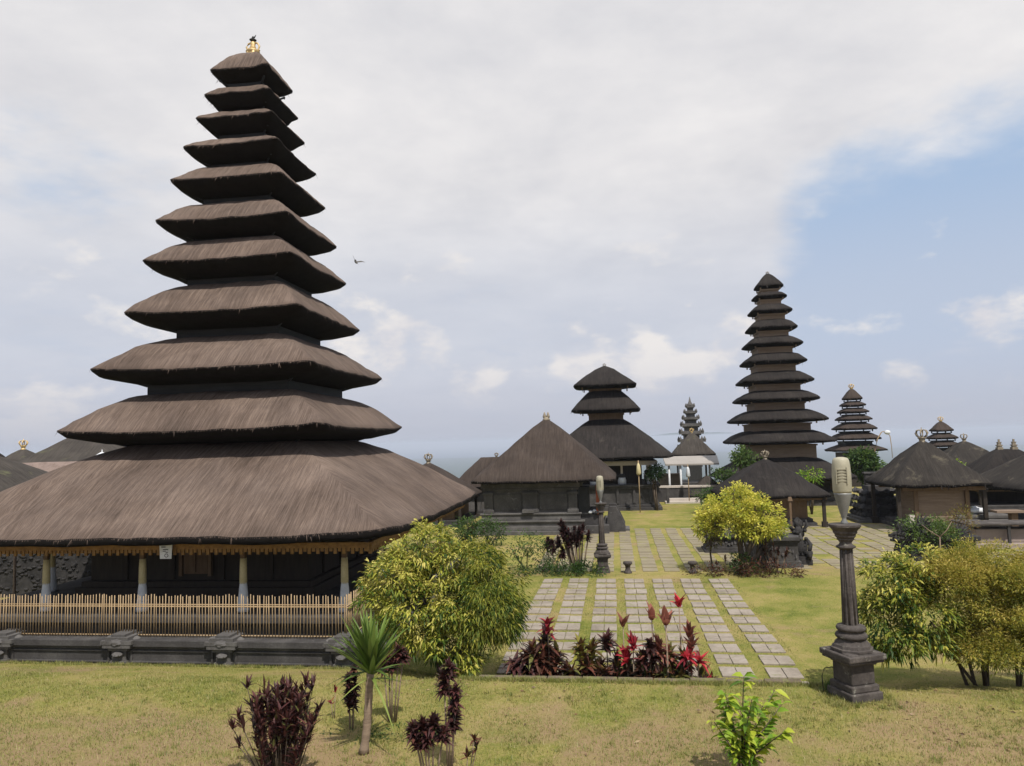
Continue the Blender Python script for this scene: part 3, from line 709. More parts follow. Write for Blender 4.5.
# compound wall
WY = gnd(180, 669).y
wl = empty('compound_wall', (TX, WY, 0), 'low dark carved stone wall with panels in front of the nearest tower', 'wall')
WX0 = atY(-60, 640, WY).x - TX; WX1 = 5.95
pil = [atY(p, 640, WY + .0).x - TX for p in (8, 125, 228)]; ds = (pil[2] - pil[0]) / 2
pil = [pil[0] - ds, pil[0], pil[1], pil[2]]; x = pil[-1] + ds
while x < WX1 + .2: pil.append(x); x += ds
WX1 = pil[-1]
mb = MB(); Lw = WX1 - pil[0]; cx = (WX1 + pil[0]) / 2
for (dz0, dz1, th) in ((-.3, .06, .46), (.06, .12, .40), (.12, .43, .26), (.43, .48, .34), (.48, .61, .44)):
    mb.box(cx, 0, dz0, Lw, th, dz1 - dz0)
for a, b in zip(pil[:-1], pil[1:]):
    c_ = (a + b) / 2; Lp = b - a - .5
    mb.box(c_, -.145, .15, Lp, .04, .04); mb.box(c_, -.145, .37, Lp, .04, .035)
    mb.box(c_ - Lp / 2, -.145, .151, .05, .044, .25); mb.box(c_ + Lp / 2, -.145, .151, .05, .044, .25)
mb.build('wall_body', 'stone', wl, bevel=.012)
p0 = None
for x in pil:
    if p0 is None:
        q = MB().box(0, 0, -.3, .46, .52, .42).box(0, 0, .12, .36, .42, .12).box(0, 0, .24, .3, .36, .36).box(0, 0, .5, .42, .46, .08)
        q.box(0, -.02, .58, .60, .52, .09).box(0, -.02, .67, .68, .54, .09).box(0, -.02, .76, .50, .5, .08).box(0, -.02, .84, .3, .4, .06)
        for sx in (-1, 1):
            q.lathe(sx * .3, -.06, .58, [(.02, 0), (.09, .03), (.1, .12), (.07, .2), (.02, .24)], 9)
            q.blob(sx * .2, -.22, .05, .09, .07, .08, seed=sx)
        q.blob(0, -.24, .42, .11, .07, .06, seed=4).blob(0, -.27, .72, .14, .05, .08, seed=5)
        q.v = [(a_, b_, c_ * .8) for a_, b_, c_ in q.v]
        p0 = q.build('pillar', 'stone_light', wl, bevel=.015); o = p0
    else: o = p0.copy(); COL.objects.link(o); o.parent = wl
    o.location = (x, 0, 0)
# side wall returning backwards (right-hand side)
q = MB(); Ls = 9.6
for (dz0, dz1, th) in ((-.3, .06, .46), (.06, .12, .40), (.12, .43, .26), (.43, .48, .34), (.48, .607, .44)):
    q.box(WX1, .3 + Ls / 2, dz0, th, Ls, dz1 - dz0)
q.build('side_wall', 'stone_light', wl, bevel=.012)
# bamboo fence
fe = empty('bamboo_fence', (TX, WY + .05, .61), 'fence of thin upright bamboo sticks standing on the low stone wall', 'fence')
mb = MB(); r = random.Random(5); x = pil[0]
cnt = 0
while x < WX1:
    h_ = .84 + r.uniform(-.03, .025); lean = r.uniform(-.015, .015); rd = r.uniform(.009, .0135)
    mb.tube([(x, r.uniform(-.01, .01), 0), (x + lean, 0, h_)], [rd, rd * .85], 5)
    x += r.uniform(.054, .074); cnt += 1
y = 0
while y < 9.2:
    h_ = .84 + r.uniform(-.03, .03); mb.tube([(WX1, y, 0), (WX1 + r.uniform(-.02, .02), y, h_)], .013, 4); y += r.uniform(.06, .09)
tag(mb.build('bamboo_stick', 'bamboo', fe), kind='stuff')
for hz_ in (.03, .60, .64):
    q = MB().tube([(pil[0], .02, hz_), (WX1, .02, hz_ + .01)], .016 if hz_ < .62 else .012, 5); q.tube([(WX1 + .02, 0, hz_), (WX1 + .02, 9.2, hz_)], .015, 5)
    q.build('rail', 'bamboo', fe)
# paper notice hanging from the fringe
sg = atY(167, 547, TY - 5.2)
nt = MB().box(0, 0, -.34, .26, .012, .34, top=1.15); nt2 = empty('paper_notice', (sg.x, TY - 5.24, 2.42), 'small white paper notice hanging under the eave of the nearest tower', 'notice')
nt.build('sheet', 'white', nt2)
q = MB()
for (a, b, c_, d_) in ((-.05, -.1, .10, .02), (.0, -.15, .12, .015), (-.03, -.185, .07, .015), (.03, -.21, .05, .012)): q.box(a, -.012, b, c_, .004, d_)
q.tube([(.04 * math.cos(t_) + .02, -.012, -.27 + .035 * math.sin(t_)) for t_ in np.linspace(0, 6.28, 13)], .006, 4)
q.build('writing', 'ink', nt2)

# ------------------------------------------------------------------ generic multi-roof towers and huts
def meru(name, label, px_base, Yc, tiers, apex_y, mats, neck_mat, neck_ratio, fin='crown', body=None, group='multi-roofed meru towers', roofz=None, riseK=.72, conv=1.35, under=.12, px_top=None, lastrise=None, wsc=1.0, dx=0):
    """tiers top->bottom: (px half width, py eave, px centre)"""
    tiers = [(a * wsc, b, c + dx) for a, b, c in tiers]
    n = len(tiers); c0 = atY(tiers[-1][2], 440, Yc); X = c0.x
    e = empty(name, (X, Yc, 0), label, 'temple tower', group)
    ws = [t[0] * mpp(X, Yc) for t in tiers]
    zs = [atY(t[2], t[1], Yc - w_).z for t, w_ in zip(tiers, ws)]
    za = atY(tiers[0][2], apex_y, Yc).z
    for i in range(n):
        if i == 0: bx, z1 = .08, za
        else:
            bx = ws[i - 1] * (neck_ratio if not isinstance(neck_ratio, (list, tuple)) else neck_ratio[i - 1]); z1 = zs[i] + (zs[i - 1] - zs[i]) * riseK
            if i == n - 1 and lastrise: z1 = zs[i - 1] - lastrise
        mb = MB(); roof(mb, ws[i], ws[i], zs[i] + .13, bx, bx, z1, conv=1.25 if i == 0 else conv if i < n - 1 else 1.12, under=under, seed=i + 10 + Yc, n=14, lift=.04, rag=.03, lip=.05, rings=7, rad=1, band=.05, fr=.05)
        mb.build('roof_tier', mats, e)
        if i:
            q = MB().box(0, 0, z1 - .3, 2 * bx, 2 * bx, zs[i - 1] - z1 + .2)
            q.box(0, 0, zs[i - 1] - .2, 2 * bx + .14, 2 * bx + .14, .1)
            for a in (-1, 1):
                for b in (-1, 1): q.box(a * ws[i - 1] * .72, b * ws[i - 1] * .72, zs[i - 1] - .16, .08, .08, .16)
            q.build('neck', neck_mat, e)
    f_ = MB()
    crown_finial(f_, 0, 0, za - .1, {'crown': .42, 'gold': .5, 'small': .25}[fin])
    f_.build('finial', 'gold_dull' if fin != 'gold' else 'gold', e)
    if body: body(e, X, ws, zs)
    return e

def pavilion(name, label, px, Yc, halfpx, py_apex, py_eave, mat, fin='crown', body='wall', bodyw=.72, bmat='stone', group='thatched halls and pavilions', ridge=0, aspect=1.0, conv=1.1, fs=.45, rz=0, rise_cap=.1, base_h=.35, cat='pavilion', posts=True, ground=0.0, finpx=None, floor_w=None):
    X = atY(px, 440, Yc).x; ax = halfpx * mpp(X, Yc); ay = ax * aspect
    ze = atY(px, py_eave, Yc - ay).z; za = atY(px, py_apex, Yc).z
    e = empty(name, (X, Yc, ground), label, cat, group, rz)
    ze -= ground; za -= ground
    mb = MB(); roof(mb, ax, ay, ze + .03, ridge * ax + rise_cap, rise_cap, za, conv=conv, under=.06, seed=px * .37 + Yc, n=20, lift=.03, rag=.04, fr=.04, lip=.06, rings=9, band=.06)
    mb.build('roof', [mat, 'ijuk'], e)
    if fin:
        f_ = MB()
        if fin == 'two':
            for sx in (-1, 1):
                f_.stack(sx * ridge * ax * .9, 0, za, [(.14, -.1, .1), (.1, .1, .18), (.13, .18, .24), (.08, .24, .36), (.1, .36, .4), (.04, .4, .55)])
        else: crown_finial(f_, 0, 0, za - .04, fs)
        f_.build('finial', 'gold' if fin == 'gold' else 'gold_dull', e)
    bw, bd = ax * bodyw, ay * bodyw
    fw = floor_w or 1.12
    MB().box(0, 0, -.3, 2 * bw * fw + .3, 2 * bd * fw + .3, .3 + base_h * .5).box(0, 0, base_h * .5, 2 * bw * fw, 2 * bd * fw, base_h * .5).build('platform', 'stone', e, bevel=.02)
    if body == 'wall':
        q = MB().box(0, 0, base_h, 2 * bw, 2 * bd, ze - base_h).box(0, 0, ze - .28, 2 * bw + .2, 2 * bd + .2, .16)
        q.build('wall', bmat, e, bevel=.015)
    if body == 'open' or posts:
        k = bw if body == 'open' else ax * .86; kd = bd if body == 'open' else ay * .86
        p_ = None
        xs_ = [-1, 0, 1] if k > 2.2 else [-1, 1]
        for a in xs_:
            for b in (-1, 1):
                if p_ is None:
                    p_ = MB().box(0, 0, -.05, .14, .14, ze + .05).box(0, 0, -.05, .24, .24, .3).box(0, 0, ze - .3, .22, .22, .08).build('post', 'wood_dark', e); o = p_
                else: o = p_.copy(); COL.objects.link(o); o.parent = e
                o.location = (a * k, b * kd, 0)
        MB().box(0, -kd, ze - .2, 2 * k + .3, .12, .14).box(0, kd, ze - .2, 2 * k + .3, .12, .14).box(-k, 0, ze - .2, .12, 2 * kd, .137).box(k, 0, ze - .2, .12, 2 * kd, .137).build('beam', 'wood', e)
    return e, X, ax, ze, za

# ---- the eleven-roofed tower at right
def body11(e, X, ws, zs):
    z = zs[-1]; wb = ws[-1] * .62
    MB().stack(0, 0, 0, [(ws[-1] * .8, -.3, .3), (ws[-1] * .76, .3, .8)]).build('platform', 'stone', e, bevel=.02)
    MB().stack(0, 0, .8, [(wb, 0, z - 1.1), (wb + .1, z - 1.1, z - .9)]).build('shrine_body', 'wood_dark', e)
    p_ = None; k = ws[-1] * .74
    for a in (-1, -.35, .35, 1):
        for b in (-1, -.35, .35, 1):
            if abs(a) < 1 and abs(b) < 1: continue
            if p_ is None: p_ = MB().box(0, 0, .75, .16, .16, z - .8).box(0, 0, .8, .3, .3, .2).build('post', 'wood', e); o = p_
            else: o = p_.copy(); COL.objects.link(o); o.parent = e
            o.location = (a * k, b * k, 0)
z6 = lambda a, b, y: ((b - a) / 2 / 2.945, y / 2.945 + 260, (a + b) / 2 / 2.945 + 660)
meru('meru_tower', 'dark eleven-roofed temple tower in the distance at right, behind the bright yellow tree', 780, 50.0,
     [z6(284, 366, 78), z6(278, 377, 108), z6(267, 390, 150), z6(259, 403, 200), z6(250, 418, 248), z6(243, 428, 300), z6(233, 446, 358),
      z6(227, 464, 413), z6(211, 484, 475), z6(200, 505, 540), (66, 481, 779)], 274, ['thatch_dark', 'ijuk'], 'wood_pale', .62, fin='small', body=body11, wsc=.93, dx=-2.5, riseK=.58, conv=1.7, under=.1, lastrise=.9)
# ---- seven-roofed tower
z7 = lambda a, b, y: ((b - a) / 2 / 4.255, y / 4.255 + 380, (a + b) / 2 / 4.255 + 820)
def bodyfar(e, X, ws, zs):
    MB().stack(0, 0, 0, [(ws[-1] * .8, -.3, .5), (ws[-1] * .6, .5, zs[-1] - .1)]).build('shrine_body', 'wood_dark', e)
meru('meru_tower', 'seven-roofed brown temple tower farther off, just right of the eleven-roofed dark one', 853, 64.0,
     [z7(90, 175, 84), z7(82, 190, 112), z7(70, 203, 140), z7(62, 215, 172), z7(47, 234, 212), z7(43, 257, 255), z7(25, 278, 305)],
     389, ['thatch_house', 'ijuk'], 'neck', .60, fin='gold', body=bodyfar, wsc=.83, dx=-1, riseK=.72, conv=1.5, under=.06, lastrise=.35)
meru('meru_tower', 'small distant temple tower whose three roofs peep out behind the crowned pavilion', 942, 66.0,
     [z7(475, 567, 219), z7(461, 583, 252), z7(452, 590, 285), z7(440, 602, 325)], 421.5, ['thatch_house', 'ijuk'], 'neck', .6, fin='gold', body=bodyfar, wsc=.83, dx=-.5, riseK=.72, conv=1.5, under=.06, lastrise=.35)
# ---- three-roofed tower in the middle
def body3(e, X, ws, zs):
    z = zs[-1]; bw = 2.95
    gz = 1.55
    q = MB().stack(0, 0, 0, [(bw + .25, -.3, .2), (bw + .1, .2, .34), (bw - .05, .34, gz - .25), (bw + .08, gz - .25, gz - .12), (bw + .18, gz - .12, gz)])
    for i in range(7):
        q.box(-bw + .5 + i * 1.0, -bw + .02, .4, .16, .12, gz - .65); q.box(bw - .02, -bw + .5 + i * 1.0, .4, .12, .16, gz - .65)
    q.build('platform', 'stone', e, bevel=.02)
    MB().stack(0, .3, gz, [(2.1, 0, z - gz - .1)]).build('shrine_body', 'wood_dark', e)
    MB().stack(0, 0, z - .42, [(3.0, 0, .26)]).build('white_valance', 'whitewash', e)
    p_ = None
    for a in (-1, -.33, .33, 1):
        for b in (-1, -.33, .33, 1):
            if abs(a) < 1 and abs(b) < 1: continue
            if p_ is None:
                p_ = MB().box(0, 0, 0, .13, .13, z - gz - .3).build('post', 'whitewash', e)
                MB().lathe(0, 0, 0, [(.24, 0), (.26, .25), (.2, .42)], 10).build('white_cloth', 'white', p_)
                MB().lathe(0, 0, .42, [(.2, 0), (.22, .1), (.14, .22)], 10).build('dark_cloth', 'ink', p_); o = p_
            else: o = copy_tree(p_, e)
            o.location = (a * 2.6, b * 2.6, gz)
meru('meru_tower', 'three-roofed dark thatched tower standing on a wide stone platform, centre of the photo', 605, 48.5,
     [(30.5, 386, 603.5), (33.5, 411, 604.3), (62, 459.5, 607)], 366, ['thatch_dark', 'ijuk'], 'wood', [.5, .5], fin='small', body=body3, riseK=.86, conv=1.15, under=.08, lastrise=.5)

# ---- house in the middle with pyramid roof
HYc = 37.5; HX = atY(547, 440, HYc).x
hs = empty('shrine_house', (HX, HYc, 0), 'square dark stone house with a big brown pyramid thatch roof, left of centre', 'house', 'thatched halls and pavilions')
hw = 3.42; hze = atY(547, 482, HYc - hw).z; hza = atY(547.5, 420, HYc).z
mb = MB(); roof(mb, hw, hw, hze + .06, .16, .16, hza, conv=1.06, under=.05, seed=31, n=30, lift=.03, rag=.035, fr=.035, lip=.06, rings=14, band=.04)
mb.build('roof', ['thatch_house', 'ijuk'], hs)
f_ = MB().lathe(0, 0, hza - .05, [(.17, 0), (.2, .08), (.14, .14), (.12, .2)], 10)
for a in (-.09, .09): f_.lathe(a, 0, hza + .1, [(.07, 0), (.1, .08), (.06, .18), (.03, .3)], 8)
f_.build('finial', 'gold_dull', hs)
bx0 = atY(484, 500, HYc - 2.8).x - HX; bx1 = atY(577, 500, HYc - 2.8).x - HX; print('house', bx0, bx1, hze, hza)
bc, bl = (bx0 + bx1) / 2, (bx1 - bx0)
q = MB()
for (a, b, ex) in ((-.3, .18, .52), (.18, .38, .38), (.38, .56, .26), (.56, .64, .34), (.64, .9, .14), (.9, .98, .2)):
    q.box(bc, .15, a, bl + 2 * ex, 5.6 + 2 * ex, b - a)
q.build('platform', 'stone_light', hs, bevel=.02)
q = MB().box(bc, .15, .98, bl, 5.6, hze - .98 - .3).box(bc, .15, hze - .42, bl + .16, 5.76, .1).box(bc, .15, hze - .3, bl + .3, 5.9, .22)
for (x, wd) in ((bx0 + .2, .42), (bc, .7), (bx1 - .2, .42)):
    q.box(x, -2.69, 1.0, wd, .12, hze - 1.45); q.box(x, -2.72, 1.0, wd + .1, .16, .14); q.box(x, -2.72, hze - .62, wd + .1, .16, .12)
for c_ in ((bx0 + bc) / 2, (bx1 + bc) / 2):
    q.box(c_, -2.66, 1.12, bl / 2 - .9, .05, hze - 1.7)
q.build('wall', 'stone_mid', hs, bevel=.012)
MB().box(bx0 + .25 + bl * .42, -2.9, 1.0, .55, .12, .12).box(bx0 + .1 + bl * .42, -2.9, 1.12, .2, .1, .06).build('offering_ledge', 'stone_light', hs)
# porch at the right with door and stair
q = MB().box(bx1 + .5, -.6, .38, 1.2, 3.8, .5).box(bx1 + .7, -1.2, -.2, 1.5, 3.4, .58); q.build('porch_floor', 'stone', hs, bevel=.02)
MB().box(bx1 + .3, -2.2, .88, .5, .8, hze - 1.2).build('door', 'ink', hs)
for yy in (-2.55, 1.2): MB().box(bx1 + .95, yy, .88, .14, .14, hze - 1.1).build('porch_post', 'red_wood', hs)
for i in range(4): pass
q = MB()
for i in range(4): q.box(bx1 + 1.35 + i * .3, -1.4, -.1, .3, 1.3, .72 - i * .17)
q.build('stair', 'stone_light', hs, bevel=.015)
for sy in (-2.2, -.6):
    q = MB(); x0 = bx1 + 1.25
    q.add([(x0, sy - .12, -.1), (x0 + .95, sy - .12, -.1), (x0 + .95, sy - .12, .3), (x0 + .55, sy - .12, 1.2), (x0 + .2, sy - .12, 1.2),
           (x0, sy + .12, -.1), (x0 + .95, sy + .12, -.1), (x0 + .95, sy + .12, .3), (x0 + .55, sy + .12, 1.2), (x0 + .2, sy + .12, 1.2)],
          [(0, 1, 2, 3, 4), (9, 8, 7, 6, 5), (0, 5, 6, 1), (1, 6, 7, 2), (2, 7, 8, 3), (3, 8, 9, 4), (4, 9, 5, 0)])
    q.build('stair_cheek', 'stone', hs, bevel=.03)
of = empty('offering_heap', (HX + bx1 + .75, HYc - 2.5, .88), 'small heap of white offerings on the porch floor of the stone house', 'offerings')
q = MB()
for i in range(6): q.blob(random.uniform(-.2, .2), random.uniform(-.08, .08), .07 + random.uniform(0, .08), .09, .08, .07, seed=i)
q.build('white_cloths', 'white', of); MB().blob(.12, -.1, .07, .09, .08, .08, seed=2).build('dark_bowl', 'ink', of)

# ---- far pavilions
def pav(*a, **k): return pavilion(*a, **k)
pav('thatched_hall', 'brown-roofed hall half hidden between the nearest tower and the stone house', 496, 45, 40, 457, 487, 'thatch_house', 'small', 'wall', .78, 'stone_light', ridge=.35, aspect=.8, fs=.3)
pav('thatched_hall', 'brown hall behind the nearest tower, only its crowned peak showing right of the lowest roof', 428, 40, 46, 463, 500, 'thatch_house', 'crown', 'wall', .72, 'wood', ridge=.0, fs=.55)
pav('small_pavilion', 'tiny dark thatched pavilion with pale ridges, between the gate tower and the yellow tree', 705, 52, 19, 476, 496, 'thatch_grey', None, 'open', .75, ground=0, base_h=.5, fs=.3)
pav('thatched_pavilion', 'dark thatched pavilion with one stone finial, directly behind the bright yellow tree', 764, 38.5, 49, 459, 497, 'thatch_dark', 'crown', 'wall', .62, 'wood', fs=.45)
pav('gate_pavilion', 'grey conical thatch roof in front of the distant stone gate tower', 692, 60, 20, 433, 455, 'thatch_grey', 'gold', 'open', .7, fs=.4, base_h=.8)
pav('thatched_hall', 'mossy grey thatch hall with a crown finial, right of the small three-roofed tower', 964, 52, 30, 441, 466, 'thatch_moss', 'crown', 'wall', .7, 'whitewash', fs=.5)
e_, *_ = pav('thatched_hall', 'dark long-roofed hall with two stone finials on its ridge, right edge of the photo', 1006, 44.5, 50, 449, 488, 'thatch_dark', 'two', 'open', .86, ridge=.15, aspect=.8, base_h=.3)
MB().box(0, .6, .3, 4.6, 1.2, .5).box(0, .6, .8, 4.8, 1.4, .08).build('sitting_platform', 'wood_dark', e_)
pav('thatched_hall', 'mossy thatch roof cut off by the right edge, before the hall with two finials', 1075, 36.5, 76, 436, 492, 'thatch_moss', 'crown', 'open', .8)
# left background roofs
pav('thatched_hall', 'dark thatched roof with a gilded finial, far left behind the shingled roof', 23.5, 50, 28, 449, 474, 'thatch_grey', 'gold', 'wall', .7, 'stone', fs=.7)
pav('thatched_hall', 'wide dark thatched roof between the gilded finial and the nearest tower', 96, 46, 66, 427, 478, 'thatch_grey', None, 'wall', .7, 'stone')
pav('thatched_hall', 'far dark roof slope at the extreme left edge, left of the gilded finial', -24, 52, 34, 440, 478, 'thatch_dark', None, 'wall', .7, 'stone')
pav('shingle_hall', 'low hall with a pale brown shingled roof and level ridge, left background', 52, 38, 74, 462, 500, 'shingle', None, 'wall', .8, 'stone', ridge=.62, aspect=.5, conv=1.0, cat='hall')
pav('thatched_hall', 'grey thatched roof sloping in from the left edge below the shingled roof', -42, 32, 82, 446, 497, 'thatch_grey', None, 'wall', .75, 'wood_dark')
wu = atY(102, 455, 30)
e = empty('white_parasol', (wu.x, 30, 0), 'white pointed parasol glimpsed through the gap above the lowest roof of the nearest tower', 'parasol')
q = MB().lathe(0, 0, 0, [(.4, wu.z - .08), (.25, wu.z + .0), (.08, wu.z + .11), (.02, wu.z + .13), (.012, wu.z + .24)], 12); q.build('canopy', 'white', e)
MB().tube([(0, 0, 0), (0, 0, wu.z - .02)], .025, 6).build('pole', 'bamboo', e)
# grey retaining wall seen past the tower's left flank, with a handrail
e = empty('rear_wall', (-20.2, 20.6, 0), 'rough grey stone wall seen behind the bamboo fence at far left', 'wall')
q = MB().box(0, 0, -.2, 9.4, .6, 3.0)
for i in range(900): q.blob(random.uniform(-4.5, 4.5), -.3, random.uniform(.1, 2.7), random.uniform(.04, .11), .05, random.uniform(.03, .06), seed=i, n=3, amp=.6)
q.build('wall_body', 'stone_black', e); e.rotation_euler.z = R(14)
e = empty('handrail', (atY(14, 600, 17.8).x, 17.8, 0), 'pale wooden handrail behind the bamboo fence at far left', 'handrail')
q = MB().tube([(0, 0, 0), (0, 0, 2.05)], .035, 6).tube([(-1.3, 0, 1.75), (.0, 0, 2.02), (.34, .1, 2.12)], .025, 6).tube([(-1.3, 0, 1.65), (0, 0, 1.94), (.3, .1, 2.02)], .02, 6); q.build('rail', 'wood_pale', e)

# ---- crowned pavilion at right
PY = 36.2
e_, PX, PAX, PZE, PZA = pav('crowned_pavilion', 'grey mossy thatch pavilion with a big stone crown finial, right of the near lamp post', 922, PY, 44, 441, 485.5, 'thatch_moss', None, 'none', .6, posts=False, conv=1.05)
f_ = MB(); crown_finial(f_, 0, 0, PZA - .08, .62); f_.build('crown_finial', 'gold_dull', e_)
q = MB().box(.1, -.3, .35, 2.0, 2.0, PZE - .55); q.box(.1, -1.32, .35, 1.7, .04, .25); q.build('panel_wall', 'wood_pale', e_, bevel=.01)
for sx in (-.95, 1.15): MB().box(sx, -1.35, .35, .16, .16, PZE - .5).build('carved_post', 'wood', e_)
MB().box(.1, -1.6, PZE - .26, 3.4, .16, .2).build('beam', 'wood', e_); MB().box(.1, 1.2, PZE - .26, 3.4, .16, .2).build('beam', 'wood', e_)
for (a, b) in ((-1.75, -1.6), (1.75, -1.6), (-1.75, 1.6), (1.75, 1.6), (1.75, 0)):
    MB().box(a, b, 0, .15, .15, PZE).box(a, b, 0, .3, .3, .3).build('post', 'wood_dark', e_)
MB().box(-1.3, -1.7, 0, .2, .2, .7).build('white_pedestal', 'whitewash', e_)
# whitewashed enclosure walls behind
for (pa, pb, pt, pbm, Yw, mat, lab) in ((950, 1060, 487, 514, 49.5, 'whitewash', 'whitewashed wall behind the posts of the right-hand pavilions'),
                                        (835, 900, 501, 515, 53, 'whitewash', 'low pale wall behind the small green tree, right of the near lamp'),
                                        (658, 682, 475, 511, 55, 'beige', 'beige plastered wall panel under the white canopy')):
    a, b = atY(pa, 500, Yw).x, atY(pb, 500, Yw).x; zt = atY((pa + pb) / 2, pt, Yw).z
    e = empty('plaster_wall', ((a + b) / 2, Yw, 0), lab, 'wall')
    MB().box(0, 0, -.3, b - a, .35, zt + .3).build('wall_body', mat, e); MB().box(0, 0, zt, b - a + .1, .5, .12).build('coping', 'beige', e)

# ---- distant stone gate tower (stacked cornices)
GY = 66; gp = atY(691.5, 440, GY); k = mpp(gp.x, GY)
e = empty('stone_gate_tower', (gp.x, GY, 0), 'slender grey stone tower of stacked cornices tapering to a point, beside the dark eleven-roofed tower', 'stone tower')
zb = atY(691, 455, GY).z; zt = atY(691, 405, GY).z
q = MB(); nst = 6; z = zb - 2.2
q.box(0, 0, -.2, 3.4, 3.0, z + .2)
lev = [(13.5, 455), (12.5, 447), (11, 439), (9.5, 431), (7.8, 423.5), (6, 417), (4.2, 411)]
for i, (hw_, py) in enumerate(lev):
    z0 = atY(691, py, GY).z; z1 = atY(691, lev[i + 1][1], GY).z if i + 1 < len(lev) else z0 + .5
    h_ = hw_ * k; d_ = z1 - z0
    q.stack(0, 0, z0, [(h_ * .66, -1.0 if i == 0 else 0, d_ * .55), (h_ * .8, d_ * .45, d_ * .62), (h_, d_ * .62, d_ * .82), (h_ * .78, d_ * .82, d_ + .01)])
    for a in (-1, 1):
        for b in (-1, 1): q.lathe(a * h_ * .92, b * h_ * .9, z0 + d_ * .75, [(.05 * h_ + .05, 0), (.09 * h_ + .04, d_ * .2), (.02, d_ * .6)], 6)
q.lathe(0, 0, atY(691, 411, GY).z + .4, [(.28, 0), (.34, .12), (.2, .25), (.12, .4), (.02, .85)], 8)
q.build('tower_body', 'stone_light', e)
MB().box(0, -1.55, 0, 1.2, .12, 2.4).build('gateway', 'ink', e)
# ---- white canopy on poles
CY = 53; c0, c1 = atY(664, 460, CY), atY(716, 460, CY)
e = empty('canopy', ((c0.x + c1.x) / 2, CY, 0), 'flat white canopy on thin white poles below the distant stone tower', 'canopy')
wd = c1.x - c0.x; ct_ = atY(690, 463, CY).z
q = MB(); q.add([(-wd / 2, -1.5, ct_), (wd / 2, -1.5, ct_), (wd / 2 + .3, 1.7, ct_ + .45), (-wd / 2, 1.7, ct_ + .45), (-wd / 2, -1.5, ct_ - .1), (wd / 2, -1.5, ct_ - .1), (wd / 2 + .3, 1.7, ct_ + .35), (-wd / 2, 1.7, ct_ + .35)],
                [(0, 1, 2, 3), (7, 6, 5, 4), (0, 4, 5, 1), (1, 5, 6, 2), (2, 6, 7, 3), (3, 7, 4, 0)]); q.build('roof_sheet', 'canopy', e)
for px in (669.5, 681): 
    x = atY(px, 480, CY - 1.3).x - (c0.x + c1.x) / 2
    MB().tube([(x, -1.3, 0), (x, -1.3, ct_)], .07, 8).build('pole', 'white', e)
MB().tube([(wd / 2 - .3, 1.3, 0), (wd / 2 - .3, 1.3, ct_ + .3)], .07, 8).build('pole', 'white', e)
q = MB().box(-.7, -2.9, -.1, 2.6, .9, .22).box(-.7, -2.5, .12, 2.0, .6, .16); q.build('steps', 'whitewash', e)
e = empty('low_terrace_wall', (atY(684, 500, 51).x, 51.2, 0), 'low dark terrace wall with a white coping, right of the three-roofed tower', 'wall')
MB().box(0, 0, -.2, 5.0, .5, 1.15).build('wall_body', 'stone', e); MB().box(0, 0, .95, 5.1, .6, .12).build('coping', 'whitewash', e)
# yellow and white parasols by the three-roofed tower
for (px, py, Yp, lab, mat) in ((638.5, 469, 44.2, 'closed pale yellow ceremonial parasol at the right corner of the three-roofed tower', 'yellow'),
                               (688, 472, 50.2, 'closed white ceremonial parasol under the white canopy', 'white')):
    p = atY(px, py, Yp); e = empty('ceremonial_parasol', (p.x, Yp, 0), lab, 'parasol', 'closed ceremonial parasols')
    MB().lathe(0, 0, p.z - .35, [(.09, 0), (.15, .1), (.1, .55), (.03, .7)], 10).build('folded_cover', mat, e)
    MB().tube([(0, 0, 0), (0, 0, p.z + .5)], .03, 6).build('pole', 'bamboo', e)

